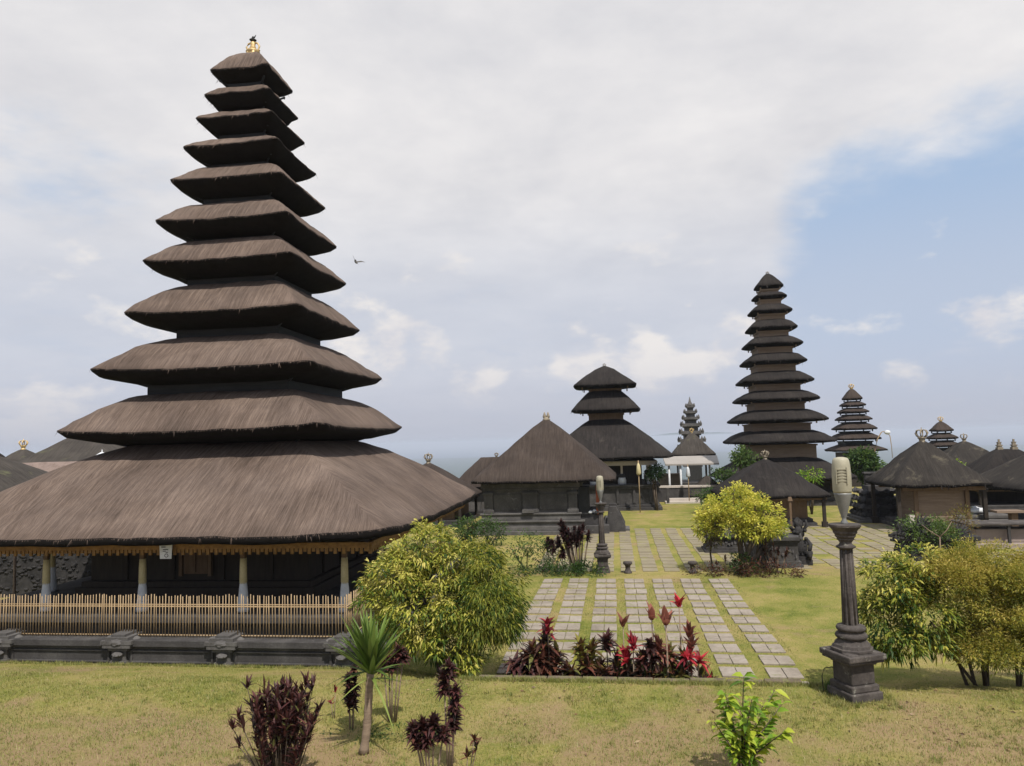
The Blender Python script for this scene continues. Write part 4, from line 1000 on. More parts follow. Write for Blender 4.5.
# ------------------------------------------------------------------ lamp posts
def lamp(px, py, z, label, rz, scale, slab, name='lamp_post'):
    g_ = gnd(px, py, z)
    e = empty(name, g_, label, 'lamp post', 'stone lamp posts', rz)
    s = scale
    q = MB()
    q.box(0, 0, -.15, .70 * slab, .70 * slab, .27).box(0, 0, .12, .62 * slab, .62 * slab, .1)
    q.box(0, 0, .22, .52 * slab, .52 * slab, .30).box(0, 0, .50, .58 * slab, .58 * slab, .05)
    q.build('plinth', 'stone_brown', e, bevel=.02)
    q = MB().box(0, 0, .55, .78 * slab, .78 * slab, .04).box(0, 0, .59, .84 * slab, .84 * slab, .09).box(0, 0, .68, .74 * slab, .74 * slab, .02, top=.9)
    q.build('cap_slab', 'stone_brown', e, bevel=.03)
    q = MB().lathe(0, 0, .70, [(.31, 0), (.31, .03), (.28, .04), (.27, .08), (.22, .13), (.20, .16)], 8, smooth=False, rot=.39)
    q.lathe(0, 0, .86, [(.19, 0), (.225, .02), (.235, .05), (.215, .08), (.18, .10), (.18, .12), (.205, .13), (.215, .16), (.20, .19), (.15, .205), (.12, .21)], 20)
    q.build('base_moulding', 'stone_brown', e)
    # octagonal shaft in drums
    q = MB(); zz = 1.06; r0 = .115
    for i in range(4):
        h_ = .29; r1 = r0 - .0075
        q.lathe(0, 0, zz, [(r0 - .004, 0), (r0, .006), (r1, h_ - .008), (r1 - .004, h_)], 8, smooth=False, rot=.39)
        zz += h_; r0 = r1
    for i in range(8):
        a = .39 + i * math.pi / 4 + math.pi / 8
        q.tube([(.1 * math.cos(a), .1 * math.sin(a), 1.08), (.076 * math.cos(a), .076 * math.sin(a), 2.2)], .02, 5)
    q.build('shaft', 'stone_brown', e)
    q = MB().lathe(0, 0, 2.2, [(.09, 0), (.14, .025), (.145, .045), (.1, .07), (.085, .1), (.1, .12)], 16)
    q.lathe(0, 0, 2.32, [(.10, 0), (.125, .03), (.125, .05), (.15, .075), (.15, .1), (.175, .13), (.175, .16), (.21, .2), (.235, .23), (.235, .26), (.12, .265)], 16, smooth=False)
    q.build('capital', 'stone_brown', e)
    q = MB().lathe(0, 0, 2.56, [(.05, 0), (.055, .05), (.03, .09), (.035, .12), (.06, .2), (.1, .36), (.125, .47), (.13, .5)], 16); q.build('lamp_bracket', 'metal', e)
    q = MB().lathe(0, 0, 3.06, [(.128, 0), (.138, .03), (.14, .28), (.132, .42), (.12, .5), (.10, .535), (.04, .55)], 20)
    ln = q.build('lantern', 'lantern', e)
    q = MB()
    for i in range(5): q.box(0, -.133, 3.24 + i * .045, .13, .02, .012)
    q.box(-.075, -.128, 3.20, .012, .02, .26).box(.075, -.128, 3.20, .012, .02, .26)
    o = q.build('louvre', 'lantern', ln); o.rotation_euler.z = -rz - R(14)
    e.scale = (s, s, s)
    return e, g_
lamp(855, 696, UP, 'tall carved stone lamp post with a cream lantern on the lawn at right, nearest one', R(24), .945, .80)
lamp(603, 572, 0.0, 'smaller-looking far stone lamp post with a cream lantern, at the end of the slab path', R(4), .875, .74)
for (px, lab) in ((628, 'small waisted stone stub right of the far lamp post'), (693, 'small waisted stone stub left of the bright yellow tree')):
    g_ = gnd(px, 573, 0); e = MB().lathe(0, 0, 0, [(.13, -.02), (.13, .05), (.1, .07), (.075, .16), (.09, .24), (.15, .3), (.15, .36), (.05, .37)], 10)
    o = e.build('stone_stub', 'stone_brown', loc=g_); tag(o, lab, 'stone stub', 'waisted stone stubs')

# ------------------------------------------------------------------ stone shrines and statues
def guardian(loc, h, label, seed, rz=0, mat='stone_black'):
    q = MB(); r_ = random.Random(seed)
    q.box(0, 0, 0, .5, .45, .14).box(0, 0, .14, .42, .38, .08)
    q.blob(0, 0, .42, .2, .17, .24, seed=seed, amp=.25).blob(0, -.02, .78, .14, .14, .16, seed=seed + 1, amp=.25)
    q.blob(0, .02, .98, .1, .1, .14, seed=seed + 2, amp=.4)
    for sx in (-1, 1):
        q.tube([(sx * .15, 0, .62), (sx * .26, -.05, .48), (sx * .2, -.17, .36)], [.07, .06, .05], 6)
        q.tube([(sx * .1, -.1, .26), (sx * .2, -.22, .3), (sx * .16, -.24, .16)], [.09, .08, .06], 6)
        q.tube([(sx * .12, .02, .84), (sx * .22, .03, .95), (sx * .2, .04, 1.1)], [.05, .045, .015], 5)
    for i in range(14): q.blob(r_.uniform(-.2, .2), -.16 + r_.uniform(-.03, .05), r_.uniform(.2, .9), .05, .04, .05, seed=i, n=3)
    q.blob(0, -.15, .76, .05, .06, .04, seed=9)
    o = q.build('guardian_statue', mat, loc=loc, rz=rz); s = h / 1.12; o.scale = (s, s, s)
    return tag(o, label, 'statue', 'carved stone guardian figures')
def stone_altar(name, loc, wx, wy, h, label, rz=0, seed=0, mat='stone'):
    e = empty(name, loc, label, 'stone altar', 'carved stone altars', rz); r_ = random.Random(seed)
    q = MB().box(0, 0, -.1, wx, wy, .2).box(0, 0, .1, wx * .94, wy * .92, .1).box(0, 0, .2, wx * .84, wy * .8, h - .38)
    q.box(0, 0, h - .2, wx * .9, wy * .88, .08)
    for i in range(int(wx * 8)):
        x = -wx * .4 + wx * .8 * (i + .5) / int(wx * 8)
        q.blob(x, -wy * .41, .3 + r_.uniform(0, h - .6), .05, .04, .06, seed=i, n=4, amp=.6)
    q.build('body', mat, e, bevel=.015)
    q = MB().box(0, 0, h - .12, wx, wy, .12)
    for a in (-1, 0, 1):
        for b in (-1, 1): q.lathe(a * wx * .47, b * wy * .44, h - .14, [(.04, 0), (.08, .04), (.09, .1), (.05, .17), (.015, .26)], 7)
    q.build('top_slab', mat, e, bevel=.02)
    return e
a0 = gnd(779, 568, 0); stone_altar('stone_altar', (a0.x, a0.y + .5, 0), 1.55, 1.1, 1.0, 'dark carved stone altar under the right side of the bright yellow tree', seed=2)
b0 = gnd(752, 553, 0); q_ = stone_altar('stone_altar', (b0.x - .6, b0.y + .6, 0), 2.2, 1.3, .7, 'low stone plinth behind the trunk of the bright yellow tree', seed=5)
guardian((a0.x + .85, a0.y + .75, .0), 1.5, 'dark stone guardian figure at the right end of the altar under the yellow tree', 3)
guardian((a0.x - .2, a0.y + 1.9, 0), 1.5, 'dark stone guardian figure partly hidden behind the altar under the yellow tree', 8)
guardian((b0.x + .45, b0.y + .2, 0), 1.3, 'stone guardian figure just right of the trunk of the yellow tree', 12)
pz_ = gnd(797, 572, 0)
e = empty('pavement_post', (atY(791, 520, 27.5).x, 27.5, 0), 'thin brown wooden post rising right of the bright yellow tree', 'post')
MB().box(0, 0, 0, .07, .07, 2.0).build('shaft', 'wood', e); MB().box(0, 0, 2.0, .16, .14, .14, top=.6).build('cap', 'wood', e)
# stacked stone shrine
s0 = gnd(885, 522, 0)
e = empty('stone_shrine', (s0.x, s0.y + 1.0, 0), 'stepped grey stone shrine with turtle-like carved tiers, between the near lamp and the crowned pavilion', 'shrine')
q = MB().stack(0, 0, 0, [(1.35, -.1, .14), (1.2, .14, .22)]).build('base', 'stone_light', e, bevel=.02)
q = MB()
for (h_, z0, z1) in ((.95, .22, .4), (.8, .4, .62), (1.0, .62, .76), (.7, .76, .98), (.9, .98, 1.12), (.62, 1.12, 1.32), (.8, 1.32, 1.46), (.5, 1.46, 1.7)):
    q.box(0, 0, z0, 2 * h_, 2 * h_, z1 - z0)
    if h_ > .75:
        for a in (-1, -.33, .33, 1):
            for b in (-1, 1): q.blob(a * h_ * .93, b * h_ * .95, (z0 + z1) / 2 + .04, .15, .12, .13, seed=a + z0, n=5, amp=.4); q.blob(b * h_ * .95, a * h_ * .93, (z0 + z1) / 2 + .04, .12, .15, .13, seed=a - z0, n=5, amp=.4)
q.build('carved_tiers', 'stone', e, bevel=.02)
q = MB().box(0, .3, 1.7, .8, .3, .55).box(0, .3, 2.25, .95, .4, .1); q.build('throne_back', 'stone', e, bevel=.02)
# carved naga enclosure front right
n0 = gnd(893, 562, 0)
e = empty('naga_balustrade', (n0.x + 1.2, n0.y, 0), 'black carved stone balustrade with rearing serpent heads behind the yellow shrub at right', 'balustrade')
q = MB().box(.2, 0, -.1, 2.5, .5, .3).box(.2, 0, .2, 2.3, .38, .5).box(.2, 0, .7, 2.6, .5, .16); q.build('rail_wall', 'stone_black', e, bevel=.03)
for (x, hh) in ((-.95, 1.05), (-.3, 1.25), (.9, .95)):
    r2 = random.Random(int(x * 10))
    q = MB().tube([(x, 0, 0), (x - .02, -.05, .4), (x + .06, 0, .65), (x - .05, -.08, hh - .15)], [.2, .21, .19, .17], 8)
    for j in range(16):
        q.blob(x - .05 + r2.uniform(-.2, .16), -.1 + r2.uniform(-.14, .14), hh - .2 + r2.uniform(-.12, .2), r2.uniform(.06, .12), r2.uniform(.06, .11), r2.uniform(.05, .11), seed=j + x, n=4, amp=.5)
    q.box(x - .26, -.12, hh - .2, .2, .16, .1).box(x - .24, -.12, hh - .34, .16, .14, .07)
    for j in range(7):
        a = -.5 + j * .42
        q.tube([(x + .08, 0, hh - .1), (x + .08 + .2 * math.sin(a), .02, hh - .05 + .2 * math.cos(a)), (x + .1 + .3 * math.sin(a + .2), .02, hh - .05 + .36 * math.cos(a + .1))], [.07, .05, .012], 5)
    q.build('serpent_head', 'stone_black', e)
# altar tables at right
t0 = gnd(1022, 549, 0)
e = empty('altar_table', (t0.x, t0.y + .9, 0), 'long grey stone table on a pale base at the right edge, behind the yellow shrub', 'table')
MB().box(0, 0, -.1, 3.1, 1.2, .25).box(0, .1, .15, 2.5, .8, .5).build('base', 'beige', e, bevel=.03)
MB().box(0, 0, .80, 3.3, 1.2, .08).build('table_top', 'stone_brown', e, bevel=.02)
for a in (-1.55, -.2, 1.55): MB().box(a, -.5, .1, .09, .09, .70).build('leg', 'stone', e)
guardian((t0.x + 1.25, t0.y - .35, 0), 1.35, 'dark stone guardian figure in front of the table at the right edge', 21)
t1 = gnd(985, 530, 0)
e = empty('wrapped_stone', (t1.x, t1.y + .6, 0), 'grey boulder altar with a white cloth folded on top, behind the long table', 'altar')
MB().box(0, 0, -.1, 2.6, 1.3, .55).box(0, 0, .45, 2.3, 1.1, .2).build('base', 'stone_light', e, bevel=.06)
MB().blob(-.2, 0, .78, .6, .4, .17, seed=3, amp=.3).build('white_cloth', 'white', e)
t2 = gnd(1004, 532, 0)
e = empty('small_bench', (t2.x + .4, t2.y, 0), 'small pale wooden stand beside the wrapped stone altar', 'bench')
MB().box(0, 0, .82, 1.5, .6, .09).build('seat', 'wood_pale', e); MB().box(0, 0, 0, .25, .3, .82).build('leg', 'wood', e)
# penjor: curved bamboo pole
pb = atY(872, 470, 58)
e = empty('penjor_pole', (pb.x, 58, 0), 'tall curved bamboo pole with a drooping tip and white ornament beside the seven-roofed tower', 'bamboo pole')
P2 = [atY(px, py, 58) for px, py in ((872.5, 505), (873, 465), (874.5, 452), (877.5, 439), (881.5, 432), (886.5, 431), (890, 436), (891.5, 446), (892.5, 458))]
MB().tube([(p.x - pb.x, 0, p.z) for p in P2], [.07, .06, .05, .045, .04, .03, .03, .025, .02], 6).build('pole', 'bamboo', e)
pq = P2[5]; MB().blob(pq.x - pb.x + .05, 0, pq.z - .1, .22, .12, .16, seed=2).build('ornament', 'white', e)

# ------------------------------------------------------------------ plants
def put_crown(name, loc, label, cat, crowns, trunk_targets, mat, r0=.05, nlimb=4, group=None, trunk_name='trunk', extra=None, lean=(0, 0), base=(0, 0, 0)):
    e = empty(name, loc, label, cat, group)
    V, F, Tt = cat_meshes(crowns); mesh_np('foliage', V, F, mat, Tt, e)
    if trunk_targets is not None and len(trunk_targets):
        b = MB(); branches(b, base, trunk_targets, r0, nlimb); b.build(trunk_name, 'bark', e)
    return e
def pick(C, n): return [tuple(C[i]) for i in rng.choice(len(C), min(n, len(C)), replace=False)]

# big shrub left of the path
sb = gnd(441, 672, .12); sb.z = .12
dS = 1 / mpp(sb.x, sb.y)
lob = [(-.8, 0, 1.75, .58, .7, .5), (-.25, .1, 2.3, .5, .6, .42), (.3, .1, 1.95, .45, .6, .4), (-1.15, -.1, 1.28, .42, .5, .42), (-.6, .1, 2.1, .4, .5, .35), (-.3, -.2, 1.25, .75, .75, .55), (.25, -.35, .7, .42, .45, .55), (.35, -.2, 1.3, .6, .6, .5), (.55, -.35, .4, .3, .3, .35), (-.75, -.1, .8, .35, .4, .35), (-.2, -.3, .75, .35, .4, .3)]
l1, C1 = crown(lob, 1900, 14, .118, .033, .5, .045, .12, .60, .26, tipyoung=.35, updir=.2)
lob2 = [(.98, .0, 1.45, .52, .7, .65), (.68, .15, 2.0, .45, .6, .36), (1.15, 0, 1.05, .35, .5, .4), (.85, -.2, 1.0, .45, .5, .5)]
l2, C2 = crown(lob2, 1000, 26, .10, .016, .7, .07, .2, .52, .22, simple=True, tipyoung=.3, updir=.0)
e = put_crown('mango_shrub', sb, 'large rounded yellow-green shrub with drooping leaves beside the nearest tower, left of the slab path', 'shrub', [l1, l2], pick(C1, 26) + pick(C2, 10), 'leaf_yellow', .055, 5, 'yellow-green leafy shrubs', trunk_name='stems')
# right shrub
rb = gnd(985, 684, .35); rb.z = hgt(rb.x, rb.y)
lob = [(-1.2, .1, 1.6, .5, .6, .42), (-1.5, 0, 1.15, .42, .5, .45), (-1.3, -.1, .8, .4, .4, .35), (-.75, .2, 1.8, .42, .5, .34), (-.85, -.2, 1.1, .5, .4, .5)]
l1, C1 = crown(lob, 950, 14, .115, .032, .45, .045, .3, .52, .28, tipyoung=.45, updir=.2)
rr_ = random.Random(12); lob2 = []
for i in range(52):
    a = rr_.uniform(0, 6.28); q1 = math.sqrt(rr_.random()); lx = .42 + 1.45 * q1 * math.cos(a); ly = .8 * q1 * math.sin(a)
    hz1 = 1.0 + 1.02 * math.sqrt(max(0, 1 - q1 * q1 * .92)); lz = rr_.choice((hz1, rr_.uniform(.50, hz1)))
    rs = rr_.uniform(.2, .36); lob2.append((lx, ly, lz, rs * 1.15, rs, rs * .75))
for i in range(9): lob2.append((rr_.uniform(-.75, 1.7), rr_.uniform(-.6, .3), rr_.uniform(.62, .95), .34, .3, .24))
l2, C2 = crown(lob2, 5200, 32, .062, .015, .3, .05, .30, .70, .2, simple=True, tipyoung=.5, updir=.45, fill=.6)
l3, C3 = crown([(-.1, -.66, 1.08, .1, .08, .16)], 8, 14, .13, .035, .7, .08, .3, .25, .12, updir=0)
e = put_crown('mango_shrub', rb, 'wide olive-yellow shrub with bare lower stems at the right edge, beside the nearest lamp post', 'shrub', [l1], None, 'leaf_yellow', group='yellow-green leafy shrubs')
V, F, Tt = cat_meshes([l2]); mesh_np('fine_foliage', V, F, 'leaf_olive', Tt, e)
b = MB()
for (bx_, by_, tx, ty, tz) in ((-.25, 0, -.75, .0, 1.0), (-.12, .05, -.45, .1, 1.2), (.0, 0, -.15, 0, 1.2), (.06, .06, .1, .1, 1.3), (.02, -.05, -.3, -.2, 1.0), (.48, .0, .42, .0, 1.1), (.52, .05, .85, .1, 1.2), (-.1, 0, -1.1, .1, 1.0)):
    b.tube([(bx_, by_, -.05), ((bx_ * .6 + tx * .4) + .03, (by_ + ty) / 2, tz * .5), (tx, ty, tz)], [.028, .024, .014], 6)
b.build('stems', 'bark', e)
# bright yellow tree in the court
yt = gnd(742, 572, 0)
lob = [(0, 0, 2.0, .8, .8, .6), (-.85, 0, 1.75, .5, .6, .45), (-.6, -.2, 2.1, .45, .5, .35), (.75, 0, 1.7, .6, .7, .5), (.5, .1, 2.2, .45, .5, .33), (.0, 0, 2.45, .45, .5, .33), (-.35, -.3, 1.5, .6, .6, .32), (.5, -.3, 1.45, .65, .6, .3), (1.05, -.1, 1.4, .38, .45, .3), (-1.1, -.1, 1.4, .33, .4, .28)]
l1, C1 = crown(lob, 950, 18, .12, .046, .35, .06, .9, .62, .2, tipyoung=.5, simple=True, updir=.5)
put_crown('yellow_tree', yt, 'small round bright yellow tree with a dark trunk in the middle of the court', 'tree', [l1], pick(C1, 24), 'leaf_bright', .09, 5, 'yellow-green leafy shrubs')
lob = [(-.95, -.1, 1.25, .35, .35, .45), (-1.0, -.1, .95, .22, .2, .3)]
sh = gnd(713, 570, 0)
l1, C1 = crown([(-.1, 0, 1.5, .38, .35, .4), (0, 0, 1.05, .22, .22, .3)], 70, 16, .12, .04, .5, .1, .6, .55, .2, simple=True)
put_crown('young_tree', sh, 'thin-stemmed sapling with dark hanging leaves under the left side of the bright yellow tree', 'tree', [l1], pick(C1, 8), 'leaf_croton', .03, 2)

def small_tree(px, py, z, Yo, lobes, ncl, per, L_, W_, mat, label, name='green_shrub', cat='shrub', tm=.5, r0=.04, group=None, gpx=None, simple=True, droop=.3):
    p = gnd(px, py, z) if Yo is None else Vector((atY(px, 500, Yo).x, Yo, 0))
    p.z = hgt(p.x, p.y) if Yo is None else 0
    l_, C = crown(lobes, ncl, per, L_, W_, droop, (.12 if L_ < .2 else .15), .1, tm, .18, simple=simple)
    return put_crown(name, p, label, cat, [l_], pick(C, 12), mat, r0, 3, group)
small_tree(466, 548, 0, None, [(0, 0, .75, .5, .45, .42)], 110, 20, .12, .05, 'leaf_green', 'round dark green bush left of the stone house', r0=.09, group='green bushes by the stone house')
small_tree(491, 546, 0, None, [(0, 0, .6, .6, .5, .42), (-.25, 0, .85, .35, .3, .3)], 110, 20, .12, .05, 'leaf_green', 'low dark green bush at the front left corner of the stone house', group='green bushes by the stone house')
small_tree(527, 571, 0, None, [(0, 0, 1.0, .55, .4, .38), (-.3, 0, .75, .35, .3, .25), (.35, 0, .6, .3, .3, .3)], 80, 14, .11, .045, 'leaf_green', 'open-branched green bush at the left end of the lamp bed', tm=.6, r0=.025)
small_tree(545, 572, 0, None, [(0, 0, .5, .28, .25, .3)], 40, 14, .10, .04, 'leaf_green', 'small green bush between the green bush and the purple plants of the lamp bed', tm=.4, r0=.02)
small_tree(928, 562, 0, None, [(0, .2, 1.05, .75, .6, .42), (.55, 0, .8, .6, .5, .4), (-.45, 0, .95, .45, .4, .35)], 240, 18, .11, .045, 'leaf_green', 'green bush with a pale forked branch in front of the crowned pavilion', tm=.8, group=None)
small_tree(960, 552, 0, None, [(0, 0, 1.0, .4, .35, .6)], 70, 14, .13, .03, 'leaf_croton', 'wispy yellow-green bush beside the long table', tm=.7)
pf = gnd(930, 562, 0)
e = empty('bare_branch', (pf.x + .1, pf.y - .6, 0), 'pale bare forked branch standing before the green bush', 'branch')
MB().tube([(0, 0, 0), (.02, 0, .9)], [.025, .02], 6).tube([(.02, 0, .9), (-.25, 0, 1.08), (-.5, 0, 1.3)], [.02, .016, .008], 5).tube([(.02, 0, .9), (.25, 0, 1.12), (.42, 0, 1.4)], [.02, .016, .008], 5).build('stem', 'wood_pale', e)
# background trees
small_tree(868, 500, 0, 50, [(-.1, 0, 2.3, 1.0, .9, .7), (.35, 0, 1.7, .9, .8, .6), (-.3, 0, 2.8, .7, .7, .4)], 300, 16, .26, .12, 'leaf_green', 'green tree behind the near lantern, in front of the seven-roofed tower', 'broadleaf_tree', 'tree', tm=.6, r0=.14)
small_tree(746, 500, 0, 44, [(0, 0, 3.1, .5, .5, .36), (.55, 0, 2.8, .35, .4, .25)], 70, 16, .22, .10, 'leaf_green', 'green tree between the tiny pavilion and the dark eleven-roofed tower', 'broadleaf_tree', 'tree', tm=.75, r0=.09)
small_tree(726, 500, 0, 46, [(0, 0, 2.0, .5, .5, .3)], 40, 16, .2, .09, 'leaf_green', 'green bush beside the tiny thatched pavilion', tm=.55, r0=.08)
small_tree(811, 500, 0, 42, [(0, 0, 2.1, .55, .5, .3)], 34, 12, .2, .09, 'leaf_lime', 'sprig of yellow-green foliage at the right eave of the pavilion behind the yellow tree', tm=.4, r0=.05)
small_tree(707, 514, 0, None, [(0, 0, 1.1, .5, .5, .28)], 50, 16, .2, .06, 'leaf_green', 'potted green palm-like plant at the edge of the court', tm=.5, r0=.08)
small_tree(958, 503, 0, 44, [(0, 0, 2.2, .3, .3, .3)], 18, 12, .2, .09, 'leaf_lime', 'sprig of bright green leaves at the right eave corner of the crowned pavilion', tm=.5, r0=.03)
small_tree(657, 500, 0, 45.2, [(0, 0, 2.2, .35, .35, .45)], 70, 16, .17, .08, 'leaf_green', 'very dark bush at the right corner of the three-roofed tower platform', tm=.05, r0=.06)

# yucca
yp = gnd(362, 752, .68); yp.z = hgt(yp.x, yp.y)
e = empty('yucca_plant', yp, 'spiky green yucca with long sword leaves on a bare trunk in the foreground', 'yucca')
zt_ = atY(372, 672, yp.y).z - yp.z
tr = MB(); N_ = 14; pts = []; rad = []
for i in range(N_):
    t = i / (N_ - 1); pts.append((.02 + .11 * t + .01 * math.sin(t * 5), 0, zt_ * t)); rad.append((.048 if i else .07) * (1 - .1 * t) + .006 * (i % 2))
tr.tube(pts, rad, 12); tr.build('trunk', 'bark_pale', e)
tp = np.array([.13, 0, zt_])
A = straps(tp, 80, .74, .066, droop=.14, elev=(.62, 1.5), tmean=.5, tv=.22, segs=5, zrange=(-.08, .12))
B = straps(tp, 9, .55, .05, droop=.4, elev=(.0, .5), tmean=.3, tv=.2, segs=5, zrange=(-.1, .02))
V, F, Tt = cat_meshes([A, B]); mesh_np('leaves', V, F, 'leaf_yucca', Tt, e)
C_ = straps(tp + [0, 0, -.06], 3, .5, .035, droop=.9, elev=(-.9, -.2), tmean=.95, tv=.05, segs=5)
mesh_np('old_leaves', *C_[:2], 'bamboo', C_[2], e) if False else mesh_np('old_leaves', C_[0], C_[1], 'leaf_yucca', C_[2], e)

def cordyline(px, py, z, label, heads, L_, W_, per, mat, name='cordyline_plant', group='purple-leaved plants in the foreground', colcyl=0.12, stem='bark_pale', up=(.2, 1.5), Y=None, spread=.4, leanr=.0, tm=.5, stem_r=.014, cat='plant', droop=.3, segs=4):
    """heads: (dx, dy, top height, foliage length down the stem)"""
    p = gnd(px, py, z) if Y is None else Vector((atY(px, py, Y).x, Y, 0)); p.z = hgt(p.x, p.y) if Y is None else z
    e = empty(name, p, label, cat, group); parts = []; b = MB()
    for (dx, dy, h_, fl) in heads:
        bx_, by_ = dx * .35, dy * .35
        top = np.array([dx, dy, h_])
        b.tube([(bx_, by_, -.03), ((bx_ + dx) / 2, (by_ + dy) / 2, h_ * .5), tuple(top)], [stem_r, stem_r * .85, stem_r * .6], 6)
        m_ = max(1, int(fl / .05))
        base = np.array([[dx + (bx_ - dx) * (k * .05 / max(h_, .1)), dy, h_ - k * .05] for k in range(m_)])
        parts.append(straps(base, int(per * (1 + fl * 6)), L_, W_, droop=droop, elev=up, tmean=tm, tv=.25, segs=segs, zrange=(-.02, .03)))
    V, F, Tt = cat_meshes(parts); mesh_np('leaves', V, F, mat, Tt, e); b.build('stems', stem, e)
    return e
# big purple-brown clump, bottom left
r_ = random.Random(4); heads = []
for i in range(64):
    a = r_.uniform(0, 6.28); rr = r_.uniform(.05, .5) ; 
    hh = .95 - .25 * (rr / .5) ** 2 + r_.uniform(-.28, .06)
    heads.append((math.cos(a) * rr * 1.05, math.sin(a) * rr * .7, hh, r_.uniform(.2, .65)))
heads += [(-.40, 0, 1.0, .06), (.38, 0, 1.02, .12), (.28, .05, 1.04, .1), (-.5, 0, .35, .03), (-.58, 0, .55, .05)]
cordyline(281, 778, .72, 'broad bushy clump of narrow dark maroon leaves at the bottom left of the photo', heads, .145, .032, 10, 'leaf_purple', up=(.3, 1.5), stem_r=.007, tm=.6, droop=.1, stem='bark')
cordyline(391, 720, .66, 'purple plant with two tall bare stems, just right of the yucca trunk', [(-.09, 0, .72, .14), (-.02, 0, .78, .1), (.12, .0, .92, .16), (.04, -.04, .78, .16), (.17, .05, .86, .12)], .135, .046, 60, 'leaf_purple', up=(-.2, 1.5), tm=.5)
cordyline(351, 728, .66, 'narrow column of purple leaves just left of the yucca trunk', [(-.03, 0, .62, .42), (.05, .03, .75, .5)], .12, .042, 46, 'leaf_purple', up=(-.1, 1.4), tm=.45)
cordyline(449, 772, .70, 'tall twisted column of purple leaf tufts right of the yucca', [(.0, .1, 1.12, .18), (-.06, .1, 1.02, .2), (.07, .1, .86, .2), (.05, .1, .66, .25)], .13, .048, 64, 'leaf_purple', up=(-.2, 1.5), tm=.55)
cordyline(431, 780, .70, 'low round purple-leaved plant at the bottom edge, in front of the tall purple column', [(-.16, -.1, .58, .1), (-.05, -.12, .64, .1), (.07, -.1, .66, .12), (.16, -.05, .52, .1), (0, -.1, .5, .1), (-.1, -.1, .45, .1)], .135, .048, 60, 'leaf_purple', up=(-.2, 1.5), tm=.55)
cordyline(466, 775, .70, 'small sparse reddish plant right of the purple column at the bottom edge', [(.02, 0, .22, .04), (.1, 0, .4, .05), (.12, .03, .3, .04)], .12, .03, 9, 'leaf_reddish', up=(0, 1.3), tm=.7, stem_r=.008)
cordyline(334, 716, .66, 'single thin red sprig standing in the grass left of the yucca', [(.02, 0, .36, .03), (-.04, 0, .2, .02)], .10, .028, 7, 'leaf_crimson', up=(.4, 1.5), tm=.35, stem_r=.007)
# ring of low weeds under the yucca
e = empty('ground_weeds', (yp.x + .1, yp.y + .45, hgt(yp.x, yp.y + .4)), 'low dark green weeds around the foot of the yucca', 'weeds')
l_, C = crown([(-.35, 0, .03, .35, .12, .07), (.35, .1, .03, .5, .16, .09), (.7, 0, .03, .3, .12, .08)], 120, 12, .05, .02, .2, .05, 0.0, .5, .2, simple=True); tag(e, kind='stuff')
mesh_np('leaves', l_[0], l_[1], 'leaf_green', l_[2], e)

# cordyline bed behind the kerb
BY = YK + .5
def bedp(px, label, heads, mat, L_=.3, W_=.075, per=12, tm=.5, up=(.1, 1.45), dy=0, sr=.014, droop=.45, grp='red and purple plants in the kerb bed'):
    per = per if W_ >= .085 else int(per * 1.9)
    if mat in ('leaf_purple', 'leaf_reddish', 'leaf_croton'): heads = [(a * 1.25, b, h_ * .78, min(h_ * .78, f_ * 2.0 + .1)) for a, b, h_, f_ in heads]
    return cordyline(px, 650, .15, label, heads, L_, W_ * 1.15, per, mat, group=grp, Y=BY + dy, tm=tm, up=up, stem_r=sr, droop=droop)
bedp(521, 'dark purple drooping plant at the left end of the kerb bed', [(-.1, 0, .72, .2), (.08, 0, .85, .3)], 'leaf_purple', .3, .07, 14, .5, (-.5, 1.0))
bedp(544, 'tall plum and crimson plant, second from the left in the kerb bed', [(-.15, 0, 1.0, .3), (.02, 0, 1.18, .35), (.17, 0, .9, .4), (-.02, -.1, .8, .4)], 'leaf_reddish', .3, .075, 12, .5, (-.2, 1.4))
bedp(551, 'crimson top shoot rising over the plum plant at left of the kerb bed', [(-.05, .05, 1.2, .2)], 'leaf_crimson', .22, .06, 9, .25, (.1, 1.4), dy=-.1)
bedp(588, 'yellow and green mottled plant left of centre in the kerb bed', [(-.1, 0, 1.12, .15), (.05, 0, 1.05, .2), (-.2, -.1, .55, .15)], 'leaf_croton', .26, .075, 11, .75, (0, 1.3))
bedp(582, 'bushy reddish-brown plant below the mottled one in the kerb bed', [(-.15, 0, .6, .3), (.05, 0, .75, .35), (.25, 0, .65, .35)], 'leaf_reddish', .28, .07, 12, .55, (-.1, 1.3), dy=-.2)
bedp(607, 'dark purple tuft standing above the middle of the kerb bed', [(0, 0, 1.15, .05), (.12, 0, .7, .25), (-.1, 0, .6, .2)], 'leaf_purple', .26, .07, 12, .55, (.1, 1.4), dy=.1)
bedp(624, 'dusty red cupped shoot on a bare stem in the kerb bed', [(0, 0, 1.15, .02)], 'leaf_pink', .26, .085, 7, .4, (.8, 1.4), dy=.1)
bedp(632, 'bright crimson shoot in the middle of the kerb bed', [(.02, 0, .9, .1), (-.1, 0, .68, .1)], 'leaf_crimson', .28, .07, 8, .7, (.2, 1.4), dy=-.15)
bedp(627, 'dense dark reddish plant filling the middle of the kerb bed', [(-.2, 0, .5, .25), (0, 0, .62, .3), (.2, 0, .6, .3), (.38, 0, .55, .3)], 'leaf_reddish', .27, .065, 13, .35, (-.2, 1.3), dy=-.12)
bedp(650, 'dark purple tuft just left of the two dusty pink shoots', [(0, 0, 1.18, .1), (-.1, 0, .8, .3)], 'leaf_purple', .25, .065, 10, .5, (0, 1.3))
bedp(653, 'left one of two dusty pink cupped shoots on tall bare stems', [(0, 0, 1.28, .02)], 'leaf_pink', .28, .10, 8, .55, (.75, 1.45), dy=.05)
